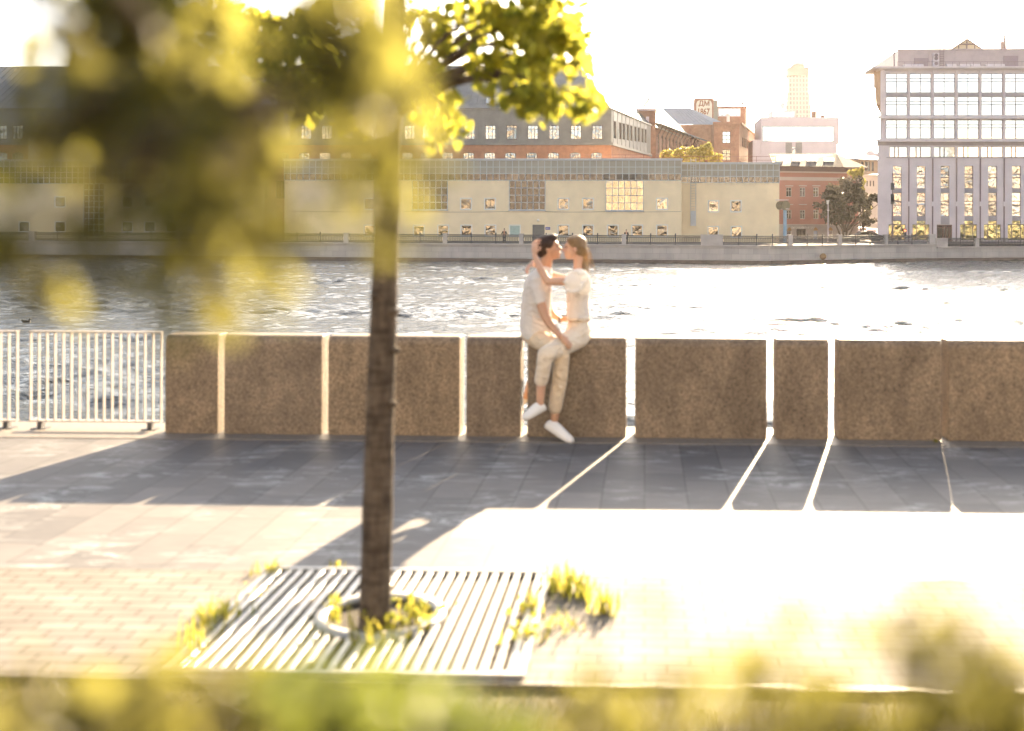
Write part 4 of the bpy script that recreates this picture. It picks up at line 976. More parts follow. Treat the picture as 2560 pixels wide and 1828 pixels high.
def join(parts):
    V, F, o = [], [], 0
    for v, f in parts: V.append(v); F += [tuple(i+o for i in q) for q in f]; o += len(v)
    return np.vstack(V), F
def blob(c, r, n):      # random points filling an ellipsoid, denser to the outside
    d = RNG.normal(0,1,(n,3)); d /= np.linalg.norm(d,axis=1,keepdims=True); return np.array(c) + d*(RNG.uniform(0,1,(n,1))**.45)*np.array(r)

def far_tree(name, label, mat, px, Y, blobs, size, trunkpx, stems=1, group=None):
    base = W(trunkpx, 605, Y); base.z = ZF; r = thing(name, label, 'tree', tuple(base), group)
    parts = []; s = Y/FPX; br = MB()
    for (x, y, rx, ry, n) in blobs:
        c = W(x, y, Y + random.uniform(-.5,.5)); sub = []
        k = max(4, n//60)
        for _ in range(k):
            cc = blob(c, (rx*s*.8, rx*s*.7, ry*s*.8), 1)[0]; sub.append(blob(cc, (rx*s*.34, rx*s*.34, ry*s*.28), n//k))
        parts.append(leaves(np.vstack(sub), size, .3, .8))
        br.tube([Vector(base)+Vector((0,0,1.2)), Vector(base).lerp(c, .5)+Vector((0,0,.7)), c], [.12,.08,.03], 5)
    V, F = join(parts); npmesh('crown', V, F, mat, r)
    t = MB()
    for k in range(stems): a = (k-(stems-1)/2)*.35; t.tube([Vector(base)+Vector((a*.6,0,0)), Vector(base)+Vector((a*1.8,0,1.5)), Vector(base)+Vector((a*3.4,.1,3.4))], [.16,.12,.07], 6)
    obj('trunk', t, m_bark, r, True); obj('branches', br, m_bark, r, True)
far_tree('dark_tree', 'dark leafy tree on the far bank between the pub and the office building', m_dleaf, 2112, 163,
    [(2090,500,40,48,1500),(2130,470,38,46,1500),(2108,540,50,30,1300),(2060,515,24,34,700),(2150,515,34,38,1000),(2185,498,22,16,500),(2206,502,12,9,200),(2170,545,22,24,500),(2075,470,22,18,500)], .32, 2112, 4)
far_tree('autumn_tree', 'yellow tree top rising behind the cream building roof', m_yleaf, 1730, 172,
    [(1668,390,22,20,600),(1700,385,22,22,600),(1740,380,34,26,1100),(1765,372,20,22,600),(1790,392,24,20,600),(1730,405,70,14,900)], .34, 1735, 3)
far_tree('yellow_tree', 'small yellow green tree behind the right shoulder of the dark tree', m_yleaf, 2155, 168,
    [(2140,432,22,18,500),(2155,425,10,16,250),(2168,535,14,26,350),(2160,470,12,30,300)], .3, 2158, 2)

# ---------------------------------------------------------------- tree grate
gx0, gx1, gy0, gy1 = -2.065, -.505, 4.875, 6.34
rc = Vector((-1.28, 5.60, 0))
t = thing('tree_grate', 'square slatted metal tree grate set in the paving around the trunk', 'tree grate', (rc.x, rc.y, 0))
fm = MB(); fw = .035
fm.box((gx0,gy0,.002),(gx1,gy0+fw,.03)); fm.box((gx0,gy1-fw,.002),(gx1,gy1,.03)); fm.box((gx0,gy0+fw+.001,.002),(gx0+fw,gy1-fw-.001,.0295)); fm.box((gx1-fw,gy0+fw+.001,.002),(gx1,gy1-fw-.001,.0295))
obj('frame', fm, m_fsteel, t)
ns = 25; pit = (gx1-gx0-2*fw)/ns; Ro = .315
for k in range(ns):
    x = gx0 + fw + pit*(k+.5); hw = pit*.255
    dx = abs(x-rc.x); segs = [(gy0+fw+.002, gy1-fw-.002)]
    if dx < Ro: h = math.sqrt(Ro*Ro-dx*dx)+.004; segs = [(gy0+fw+.002, rc.y-h), (rc.y+h, gy1-fw-.002)]
    for a, c in segs: o = obj('slat', MB().box((x-hw,a,.003),(x+hw,c,.026)), m_fsteel, t); bevel(o, .004, 1)
n = 48; ri = []
for rr_, z in ((Ro,.004),(Ro,.036),(Ro-.055,.036),(Ro-.055,.004)): ri.append([rc + Vector((rr_*math.cos(2*math.pi*i/n), rr_*math.sin(2*math.pi*i/n), z)) for i in range(n)])
obj('ring', MB().rings(ri + [ri[0]], False), m_fsteel, t, True)
struct('soil', MB().add([(gx0,gy0,.0015),(gx1,gy0,.0015),(gx1,gy1,.0015),(gx0,gy1,.0015)], [(0,1,2,3)]), M('pit_soil', (.045,.035,.025), .95, .4, 20))

# ---------------------------------------------------------------- main tree
tr_ = thing('linden_tree', 'young street tree with a straight grey brown trunk rising from the slatted grate', 'tree', (-1.27, 5.52, 0))
tp = [(934,1600,5.45,.082),(936,1575,5.45,.077),(941,1400,5.47,.073),(946,1200,5.5,.071),(951,1000,5.52,.069),(957,850,5.52,.067),(962,700,5.53,.064),(966,560,5.54,.062),(970,430,5.55,.059),(975,300,5.56,.056),(985,150,5.58,.052),(990,0,5.6,.048),(1000,-250,5.62,.04),(1010,-520,5.65,.026)]
P, Q = [], []
for i, (x, y, Y, rd) in enumerate(tp):
    p = W(x, y, Y)
    if i == 0: p.z = -.01
    P.append(p); Q.append(rd)
PP, QQ = [], []
for a, b_, ra_, rb_ in zip(P, P[1:], Q, Q[1:]):
    n = max(2, int((b_-a).length/.06))
    for k in range(n): PP.append(a.lerp(b_, k/n)); QQ.append((ra_+(rb_-ra_)*k/n)*(1+random.uniform(-.025,.035)))
PP.append(P[-1]); QQ.append(Q[-1])
tm = MB().tube(PP, QQ, 16)
for (x, y, s) in ((929,742,-1),(997,876,1),(922,920,-1),(921,975,-1),(990,1010,1),(935,1180,1),(930,1320,-1),(995,780,1)):
    c = W(x - s*9, y, 5.48); tm.ell(c, (.026,.03,.018), None, 8, 6)
obj('trunk', tm, m_bark, tr_, True)
def curve(a, b_, sag, n=7):
    a, b_ = Vector(a), Vector(b_); return [a.lerp(b_, k/(n-1)) + Vector((0,0,sag*math.sin(math.pi*k/(n-1)))) for k in range(n)]
clus = [ # px, py, Y, rx, ry (px), n
 (560,40,5.3,90,55,130),(640,110,5.2,80,70,150),(730,60,5.6,90,60,150),(800,130,5.3,80,70,150),(690,190,5.1,70,45,100),(790,230,5.2,70,40,110),(850,40,5.8,80,70,120),
 (760,262,5.1,80,22,45),(850,285,5.2,45,25,25),(545,150,5.2,40,45,25),(600,215,5.1,40,20,14),
 (1060,40,5.6,80,60,110),(1050,150,5.3,55,70,60),(1085,260,5.2,55,50,60),(1095,330,5.1,40,45,34),(1130,300,5.0,28,40,20),
 (1180,60,5.8,70,60,110),(1260,40,5.4,90,60,170),(1350,40,5.3,80,60,160),(1230,150,5.4,80,60,110),(1330,130,5.2,70,60,140),(1400,110,5.3,50,70,110),(1430,50,5.2,35,40,50),(1300,220,5.1,80,40,80),(1380,225,5.0,70,35,70),(1440,240,5.0,55,30,42),(1480,255,4.95,38,28,22),(1345,265,5.0,45,20,22),(1445,165,5.1,20,25,12),
 (600,-130,5.5,180,110,420),(850,-160,5.8,160,120,400),(1150,-150,5.6,200,120,460),(1380,-120,5.4,110,110,260),(1000,-400,5.8,320,160,700)]
parts = []; bm_ = MB()
for (x, y, Y, rx, ry, n) in clus:
    s = Y/FPX; c = W(x, y, Y); n = int(n*(.95 if y > -60 else .6))
    k = max(3, n//9)
    for _ in range(k):
        cc = blob(c, (rx*s*.85, .42, ry*s*.85), 1)[0]
        parts.append(leaves(blob(cc, (.075,.09,.07), max(3, n//k)), .062, 1.0, .55))
        if random.random() < .5: bm_.tube(curve(c, cc, .02, 4), [.005,.004,.003,.002], 4)
    st = P[10] if y < 60 else P[9]; st = PP[min(len(PP)-1, int(len(PP)*(.62 if y > -60 else .85)))]
    bm_.tube(curve(st, c, .16 if y > -60 else .1), [.02,.017,.014,.011,.009,.007,.005], 6)
V, F = join(parts); npmesh('crown', V, F, m_leaf, tr_); obj('branches', bm_, m_bark, tr_, True)

# ---------------------------------------------------------------- weeds
def weed(name, label, c, n, h, spread, group='weeds around the tree grate', broad=0, lean=.25):
    c = Vector(c); V, F = [], []
    for _ in range(n):
        a = c + Vector((random.gauss(0,spread), random.gauss(0,spread), 0)); hh = h*random.uniform(.5,1.2); d = Vector((random.gauss(0,lean), random.gauss(0,lean), 1)); wv = Vector((random.uniform(-1,1), random.uniform(-1,1), 0)).normalized()*.006
        p1 = a + d*hh*.5; p2 = a + d*hh + Vector((d.x,d.y,-.3))*hh*.3; o = len(V)
        V += [a-wv, a+wv, p1+wv*.9, p1-wv*.9, p2]; F += [(o,o+1,o+2,o+3),(o+3,o+2,o+4)]
    r = npmesh(name, [tuple(v) for v in V], F, m_weed); tag(r, label, 'weed', group)
    if broad:
        C = np.array([(c.x+random.gauss(0,spread*1.1), c.y+random.gauss(0,spread*1.1), c.z+random.uniform(.02,h)) for _ in range(broad)])
        v, f_ = leaves(C, .036, -.1, .8); npmesh('broad_leaves', v, f_, m_weed, r)
weed('grass_tuft', 'yellow grass tuft at the far left corner of the grate', G(675,1436), 50, .07, .045)
weed('grass_tuft', 'dry little weed halfway along the left edge of the grate', G(640,1490), 14, .05, .03, broad=4)
weed('grass_tuft', 'dark green grass clump along the left edge of the grate', G(555,1545), 60, .10, .06)
weed('grass_tuft', 'green blades on the left edge of the grate nearer the viewer', G(520,1580), 24, .14, .04)
weed('grass_tuft', 'tall yellow blades at the near left corner of the grate', G(492,1632), 16, .17, .035, broad=2)
weed('leafy_weed', 'yellow leafy weed inside the ring left of the trunk', G(845,1555,.01), 10, .12, .03, broad=16)
weed('leafy_weed', 'bright yellow leafy weeds inside the ring right of the trunk', G(1030,1560,.01), 30, .12, .06, broad=55)
weed('leafy_weed', 'low leafy weeds at the front of the ring', G(985,1585,.01), 20, .10, .05, broad=18)
weed('grass_tuft', 'yellow grass blades in front of the trunk base', G(930,1605,.01), 16, .16, .04)
weed('grass_tuft', 'lone thin stalk standing left of the trunk', G(880,1610,.01), 5, .30, .006, lean=.05)
weed('leafy_weed', 'orange yellow weed on the right edge of the grate', G(1325,1535), 22, .11, .03, broad=16)
weed('leafy_weed', 'yellow weed low on the right edge of the grate', G(1310,1600), 20, .10, .035, broad=12)
weed('grass_tuft', 'tall yellow grass tuft beyond the far right corner of the grate', G(1415,1480), 70, .15, .06)
weed('grass_tuft', 'yellow grass tuft in the paving right of the tall tuft', G(1462,1495), 40, .12, .05)
weed('grass_tuft', 'upright yellow tuft farthest right of the grate', G(1508,1532), 36, .14, .035)
weed('grass_tuft', 'thin weeds in the paving right of the grate', G(1385,1570), 24, .10, .07, lean=.4)
weed('grass_tuft', 'small weed near the far edge of the grate left of the trunk', G(842,1424), 16, .05, .025)
weed('fallen_leaf', 'yellow leaf lying at the foot of the wall near the right edge', W(2330,1106,10.2), 3, .02, .03, None, broad=2)

# ---------------------------------------------------------------- people
def remesh(name, mb, vox, mat, parent, smooth=6, label=None):
    me = bpy.data.meshes.new(name + '_raw'); me.from_pydata(mb.v, [], mb.f); me.update()
    bm = bmesh.new(); bm.from_mesh(me); bmesh.ops.recalc_face_normals(bm, faces=bm.faces); bm.to_mesh(me); bm.free()
    o = bpy.data.objects.new(name + '_raw', me); COL.objects.link(o)
    md = o.modifiers.new('r', 'REMESH'); md.mode = 'VOXEL'; md.voxel_size = vox
    if smooth: sm = o.modifiers.new('s', 'SMOOTH'); sm.factor = .5; sm.iterations = smooth
    bpy.context.view_layer.update(); dg = bpy.context.evaluated_depsgraph_get(); m2 = bpy.data.meshes.new_from_object(o.evaluated_get(dg))
    out = MB(); out.v = [tuple(v.co) for v in m2.vertices]; out.f = [tuple(p.vertices) for p in m2.polygons]
    bpy.data.objects.remove(o); bpy.data.meshes.remove(me); bpy.data.meshes.remove(m2)
    return obj(name, out, mat, parent, True, label)
def head(mb, c, fwd, up, s=.93, hair=None, female=False):
    fwd = Vector(fwd).normalized(); side = Vector(up).cross(fwd).normalized(); up = fwd.cross(side).normalized()
    M3 = Matrix((fwd, side, up)).transposed()
    def T(x, y, z): return Vector(c) + M3 @ Vector((x, y, z))*s
    def E(x, y, z, rx, ry, rz): mb.ell(T(x,y,z), (rx*s, ry*s, rz*s), M3, 16, 12)
    E(-.012,0,.030,.098,.076,.092); E(.030,0,-.030,.062,.058,.085); E(.040,0,-.075,.045,.046,.042); E(.066,0,-.098,.022,.022,.020)
    E(.074,0,.025,.022,.05,.03); mb.caps([T(.085,0,.008), T(.108,0,-.030)], [.010*s,.014*s], 10); E(.098,0,-.033,.014,.018,.010)
    E(.086,0,-.062,.014,.022,.008); E(.084,0,-.074,.014,.020,.008); E(.062,.035,-.03,.03,.025,.03); E(.062,-.035,-.03,.03,.025,.03)
    for q in (-1,1): E(-.008,q*.077,-.018,.018,.010,.030); E(-.004,q*.079,-.036,.010,.007,.012)
    return T, M3, s
def face_parts(T, M3, s, parent, browmat):
    for q in (-1, 1):
        m = MB().ell(T(.083, q*.032, .004), (.009*s,.014*s,.0055*s), M3, 10, 8); obj('eyelid', m, browmat, parent, True)
        m = MB().caps([T(.088,q*.018,.024), T(.084,q*.046,.026)], [.004*s,.0028*s], 6); obj('eyebrow', m, browmat, parent, True)
def hand(mb, wrist, d, nrm, thumb, s=1.0, spread=.16, curl=(.25,.35,.4,.45), length=(.072,.08,.074,.058)):
    d = Vector(d).normalized(); nrm = Vector(nrm); nrm = (nrm - d*nrm.dot(d)).normalized(); sd = d.cross(nrm).normalized()
    if sd.dot(Vector(thumb)) < 0: sd = -sd
    w = Vector(wrist); mid = w + d*.05*s
    mb.ell(mid, (.052*s,.040*s,.017*s), Matrix((d, sd, nrm)).transposed(), 14, 10)
    mb.ell(w + d*.035*s + sd*.012*s, (.04*s,.03*s,.016*s), Matrix((d, sd, nrm)).transposed(), 12, 8)
    for k in range(4):
        q = (1.5-k)/1.5; b0 = w + d*(.084 - .006*abs(q))*s + sd*q*.029*s; dd = (d + sd*q*spread).normalized(); L = length[k]*s; a = curl[k]
        p1 = b0 + (dd*math.cos(a*.5) - nrm*math.sin(a*.5))*L*.45; p2 = p1 + (dd*math.cos(a*1.5) - nrm*math.sin(a*1.5))*L*.32; p3 = p2 + (dd*math.cos(a*2.3) - nrm*math.sin(a*2.3))*L*.23
        mb.caps([b0 - d*.02*s, b0, p1, p2, p3], [.0085*s,.0088*s,.008*s,.0072*s,.006*s], 9)
    b0 = w + d*.028*s + sd*.028*s; p1 = b0 + (d*.55 + sd*.75 - nrm*.25).normalized()*.035*s; p2 = p1 + (d*.85 + sd*.35 - nrm*.3).normalized()*.028*s
    mb.caps([w + d*.012*s + sd*.012*s, b0, p1, p2], [.012*s,.0115*s,.0095*s,.0075*s], 9)
def shoe(name, heel, toe, parent, sole_n=(0,0,1), mat=None, sole=None, s=1.0):
    h, t_ = Vector(heel), Vector(toe); d = (t_-h).normalized(); L = (t_-h).length; n = Vector(sole_n); n = (n - d*n.dot(d)).normalized(); sd = d.cross(n)
    u = MB(); rs = []
    for q, wd, hh in ((.0,.022,.045),(.05,.030,.066),(.16,.034,.080),(.30,.035,.082),(.42,.038,.080),(.56,.042,.070),(.72,.046,.060),(.86,.044,.052),(.95,.036,.044),(1.0,.020,.028)):
        ring = []
        for k in range(16):
            a = 2*math.pi*k/16; y = math.cos(a)*wd*1.12; z = math.sin(a); z = .013 + (hh*1.15-.013)*(z if z > 0 else 0)
            ring.append(h + d*L*q + sd*y*s + n*z*s)
        rs.append(ring)
    u.rings(rs); o = obj(name, u, mat, parent, True)
    m = MB(); rs = []
    for z in (0, .006, .022):
        rs.append([h + d*L*q + sd*wd*1.17*sg*s + n*(z + (.006 if q > .9 else 0))*s for q, wd, sg in
                   [(-.01,.012,1),(.05,.031,1),(.3,.036,1),(.56,.042,1),(.72,.046,1),(.88,.041,1),(.98,.022,1),(1.01,.0,1),(.98,.022,-1),(.88,.041,-1),(.72,.046,-1),(.56,.042,-1),(.3,.036,-1),(.05,.031,-1),(-.01,.012,-1)]])
    m.rings(rs); obj('sole', m, sole, o)
    return o
m_skin = mat_skin('tanned_skin', (.52,.30,.19)); m_skin2 = mat_skin('fair_skin', (.60,.37,.26))
m_shirt = mat_cloth('white_shirt', (.92,.91,.88), .35, 9, 1.0, .05); m_lace = mat_cloth('lace_blouse', (.92,.91,.88), .4, 22, .8, .012)
m_pants = mat_cloth('beige_trousers', (.72,.59,.43), .0, 8, 1.0, .05); m_pants2 = mat_cloth('sand_trousers', (.78,.68,.55), .0, 8, 1.0, .05)
m_hairm = mat_hair('dark_brown_hair', (.060,.034,.022)); m_hairw = mat_hair('light_brown_hair', (.29,.21,.115))
m_shoe = M('white_leather', (.78,.77,.76), .45, .04, 8); m_sole = M('white_rubber', (.66,.64,.60), .7, .04, 8); m_brow = M('brow', (.05,.03,.02), .8, .1, 9)

# --- man, straddling the wall, facing right
man = thing('person', 'man in white shirt and beige trousers astride the granite wall, facing a woman', 'person', tuple(W(1340, 1097, 10.45) * 1))
man.location.z = .9
mb = MB()
T, M3, hs = head(mb, W(1374, 621, 10.44), (.955,-.10,.20), (-.20,0,.98))
mb.caps([W(1360,676,10.45), W(1366,650,10.44), W(1372,632,10.44)], [.066,.058,.055])
mb.caps([W(1352,700,10.45), W(1343,760,10.45), W(1339,825,10.45)], [.10,.11,.11])
mb.caps([W(1350,697,10.34), W(1347,702,10.28), W(1350,750,10.22), W(1361,788,10.17)], [.06,.056,.047,.041]); mb.caps([W(1361,788,10.17), W(1378,814,10.13), W(1402,842,10.06)], [.041,.039,.026])
mb.caps([W(1350,697,10.56), W(1350,702,10.62), W(1362,750,10.70), W(1374,776,10.70)], [.06,.056,.045,.039]); mb.caps([W(1374,776,10.70), W(1386,790,10.66), W(1402,800,10.62)], [.039,.034,.025])
hand(mb, W(1403,843,10.055), (.72,.08,-.70), (.55,-.62,.5), (.6,.5,.6), 1.0, .12, (.5,.6,.65,.7))
hand(mb, W(1402,800,10.62), (.85,-.15,.1), (0,.6,.75), (0,-.6,.8), 1.0)
mb.caps([W(1338,838,10.36), W(1404,893,10.12), W(1390,985,10.17), W(1386,1050,10.18)], [.075,.052,.050,.036]); mb.caps([W(1338,838,10.54), W(1404,900,10.84), W(1392,985,10.86), W(1388,1050,10.87)], [.075,.052,.050,.036])
remesh('body', mb, .006, m_skin, man, 3)
face_parts(T, M3, hs, man, m_brow)
hm = MB()
hm.ell(T(-.030,0,.045), (.108*hs,.087*hs,.094*hs), M3, 20, 14); hm.ell(T(-.062,0,-.005), (.078*hs,.080*hs,.090*hs), M3, 16, 12); hm.ell(T(-.012,0,.040), (.090*hs,.0865*hs,.066*hs), M3, 16, 12); hm.ell(T(.030,0,.085), (.062*hs,.070*hs,.040*hs), M3, 14, 10); hm.ell(T(.03,0,.098), (.07*hs,.062*hs,.036*hs), M3, 14, 10); hm.ell(T(.0,.062,.045), (.05*hs,.026*hs,.05*hs), M3, 12, 8); hm.ell(T(.0,-.062,.045), (.05*hs,.026*hs,.05*hs), M3, 12, 8)
for _ in range(160):
    a, e = random.uniform(-2.4,2.4), random.uniform(-.1,1.4); q = Vector((-math.cos(a)*math.cos(e)*.098-.02, math.sin(a)*math.cos(e)*.082, math.sin(e)*.090+.045)); p = T(*q); v = (p - T(-.02,0,.045)).normalized()
    hm.caps([p - v*.012, p + v*.007 + Vector((.006,0,-.004))], [.006,.003], 5)
remesh('hair', hm, .006, m_hairm, man, 1)
sm = MB().loft([(W(1362,664,10.45),.058,.062),(W(1358,673,10.45),.078,.09),(W(1352,684,10.45),.105,.165),(W(1346,702,10.45),.122,.205),(W(1342,735,10.45),.131,.20),(W(1340,775,10.45),.137,.19),(W(1339,812,10.45),.140,.195),(W(1341,838,10.45),.138,.20),(W(1343,846,10.45),.13,.195)])
for s_ in (-1, 1):
    Y = lambda v: 10.45 + s_*v
    sm.caps([W(1350,694,Y(.13)), W(1346,704,Y(.175)), W(1345,725,Y(.205)), W(1350,752,Y(.232))], [.068,.072,.064,.058])
for k in range(7): # soft folds
    yy = 760 + 13*k; sm.caps([W(1306+2*k, yy-8, 10.36), W(1330, yy, 10.262), W(1362, yy+16, 10.275)], [.010,.016,.008], 8)
remesh('shirt', sm, .0075, m_shirt, man, 4)
hmm = MB().tube([W(1337,750,10.235)+Vector((.047+.060*math.cos(q), .0+.060*math.sin(q), -.004)) for q in [2*math.pi*k/18 for k in range(19)]], .004, 5, False); obj('sleeve_hem', hmm, M('hem_shade', (.55,.50,.44), .9, .1, 9), man, True)  # darker ring paints the shading at the near sleeve's hem
pm = MB(); pm.ell(W(1339,838,10.45), (.135,.185,.085))
pm.caps([W(1338,842,10.36), W(1372,862,10.22), W(1404,892,10.12)], [.098,.088,.074]); pm.caps([W(1404,892,10.12), W(1399,950,10.14), W(1388,1018,10.17)], [.074,.070,.064])
pm.caps([W(1338,842,10.54), W(1374,868,10.72), W(1404,900,10.84)], [.098,.088,.074]); pm.caps([W(1404,900,10.84), W(1398,955,10.86), W(1390,1018,10.87)], [.074,.069,.063])
for k in range(4): pm.caps([W(1388+3*k,905+30*k,10.07), W(1402-k,912+30*k,10.065), W(1414-3*k,905+30*k,10.10)], [.006,.011,.005], 7)
remesh('trousers', pm, .0075, m_pants, man, 4)
shoe('shoe', W(1362,1066,10.19), W(1430,1110,10.10), man, (.45,-.1,.9), m_shoe, m_sole); shoe('shoe', W(1366,1066,10.88), W(1430,1100,10.92), man, (.4,0,.9), m_shoe, m_sole)
obj('watch', MB().tube([W(1398,800,10.625), W(1402,800.5,10.62)], [.030,.030], 12), m_dsteel, man)

# --- woman, straddling the wall, facing left
wom = thing('person', 'woman in white lace blouse and sand trousers astride the wall, her arms round a man', 'person', tuple(W(1447, 1097, 10.45) * 1))
wom.location.z = .9
mb = MB()
T, M3, hs = head(mb, W(1435.5, 620, 10.44), (-.98,-.10,.05), (.05,0,1), .90)
mb.caps([W(1447,682,10.45), W(1447,655,10.45), W(1446,632,10.44)], [.052,.046,.046])
mb.caps([W(1447,705,10.45), W(1444,760,10.45), W(1447,825,10.45)], [.08,.08,.10])
mb.caps([W(1450,698,10.36), W(1448,704,10.30), W(1412,704,10.20), W(1370,704,10.17)], [.045,.046,.041,.036]); mb.caps([W(1370,704,10.17), W(1351,672,10.20), W(1336,638,10.25)], [.036,.034,.022])
mb.caps([W(1450,698,10.54), W(1446,702,10.61), W(1405,697,10.66), W(1372,686,10.68)], [.045,.045,.040,.035]); mb.caps([W(1372,686,10.68), W(1350,668,10.64), W(1332,656,10.58)], [.035,.031,.021])
hand(mb, W(1336,637,10.25), (.02,.10,1), (-.6,-.72,.1), (.6,.5,.1), .96, .30, (.35,.4,.42,.45), (.075,.08,.075,.062))
F0 = W(1345,615,10.27)
for k in range(4):     # fingers laid across the hair
    y = 603 + 7.5*k; mb.caps([W(1334,y+3,10.29), W(1341,y,10.32), W(1353,y-1,10.335)], [.0085,.0080,.0055], 9)
hand(mb, W(1333,655,10.58), (-.62,-.45,-.65), (-.55,-.3,.7), (.3,-.8,.3), .88, .1, (.5,.6,.6,.6))
mb.caps([W(1446,840,10.36), W(1364,888,10.0), W(1353,955,10.05), W(1350,1012,10.07)], [.075,.05,.044,.033]); mb.caps([W(1446,840,10.54), W(1364,892,10.88), W(1330,950,10.93), W(1316,992,10.93)], [.075,.05,.044,.033])
remesh('body', mb, .006, m_skin2, wom, 3)
face_parts(T, M3, hs, wom, m_brow)
hm = MB()
hm.ell(T(-.024,0,.040), (.102*hs,.085*hs,.092*hs), M3, 20, 14); hm.ell(T(-.055,0,-.01), (.062*hs,.078*hs,.09*hs), M3, 16, 12); hm.ell(T(.02,.05,.075), (.06*hs,.036*hs,.04*hs), M3, 12, 8); hm.ell(T(.02,-.05,.075), (.06*hs,.036*hs,.04*hs), M3, 12, 8)
for k in range(46):
    a = (k/45-.5)*2.3; b0 = T(-.03-.075*math.cos(a), .082*math.sin(a), .02); e = W(1456+14*math.cos(a)*random.uniform(.6,1.1), 690+random.uniform(-9,6), 10.45+.095*math.sin(a)*1.1)
    hm.caps([T(-.03-.06*math.cos(a), .07*math.sin(a), .07), b0, b0.lerp(e,.5)+Vector((.008,0,0)), e], [.013,.016,.014,.005], 7)
remesh('hair', hm, .006, m_hairw, wom, 1)
st = MB()
for k in range(9):
    a = random.uniform(-.9,.9); b0 = T(-.10*math.cos(a), .085*math.sin(a), random.uniform(-.02,.07)); e = W(random.uniform(1472,1488), random.uniform(640,702), 10.45+.1*math.sin(a)+random.uniform(-.03,.05))
    st.tube([b0, b0.lerp(e,.4)+Vector((.03,0,.012)), b0.lerp(e,.75)+Vector((.02,0,-.006)), e], [.0022,.002,.0016,.0008], 4)
obj('loose_strands', st, m_hairw, wom, True)
sm = MB().loft([(W(1448,676,10.45),.060,.085),(W(1450,684,10.45),.075,.14),(W(1449,700,10.45),.092,.165),(W(1445,728,10.45),.106,.155),(W(1444,755,10.45),.100,.135),(W(1445,778,10.45),.104,.135),(W(1446,797,10.45),.110,.145)])
remesh('blouse', sm, .007, m_shirt, wom, 4)
for s_ in (-1, 1):
    pf = MB(); c0 = W(1447,701,10.45+s_*.20); c1 = W(1432,706,10.45+s_*.25)
    pf.ell(c0, (.105,.085,.105)); pf.ell(c1, (.085,.065,.085)); pf.ell(W(1460,716,10.45+s_*.2), (.07,.06,.075))
    for k in range(26):
        a = random.uniform(0,6.28); e = random.uniform(-.9,.9); pf.ell(c0.lerp(c1,random.random()) + Vector((math.cos(a)*.085, s_*abs(math.cos(e))*.07, math.sin(a)*.085)), (.022,.02,.018), None, 8, 6)
    remesh('puff_sleeve', pf, .007, m_lace, wom, 3)
pm = MB(); pm.ell(W(1447,825,10.45), (.112,.165,.115)); pm.ell(W(1450,842,10.45), (.108,.17,.08))
pm.caps([W(1446,842,10.35), W(1408,864,10.14), W(1364,887,9.98)], [.105,.092,.072]); pm.caps([W(1364,887,9.98), W(1359,920,10.0), W(1353,950,10.04)], [.072,.066,.062])
pm.caps([W(1446,842,10.55), W(1408,866,10.76), W(1364,892,10.88)], [.105,.09,.072]); pm.caps([W(1364,892,10.88), W(1348,925,10.91), W(1338,945,10.92)], [.072,.066,.06])
for k in range(5): pm.caps([W(1468-8*k,812+10*k,10.30-.03*k), W(1458-12*k,826+9*k,10.27-.04*k), W(1440-14*k,838+9*k,10.27-.05*k)], [.005,.010,.004], 7)
remesh('trousers', pm, .0075, m_pants2, wom, 4)
obj('waistband', MB().rings([[W(1446,y,10.45)+Vector((rx*math.cos(2*math.pi*i/22), ry*math.sin(2*math.pi*i/22),0)) for i in range(22)] for y,rx,ry in ((800,.112,.15),(793,.113,.152))]), m_pants2, wom, True)
shoe('shoe', W(1365,1022,10.09), W(1309,1052,9.99), wom, (-.45,-.15,.85), m_shoe, m_sole, .96); shoe('shoe', W(1326,1000,10.94), W(1283,1030,10.96), wom, (-.4,0,.9), m_shoe, m_sole, .96)

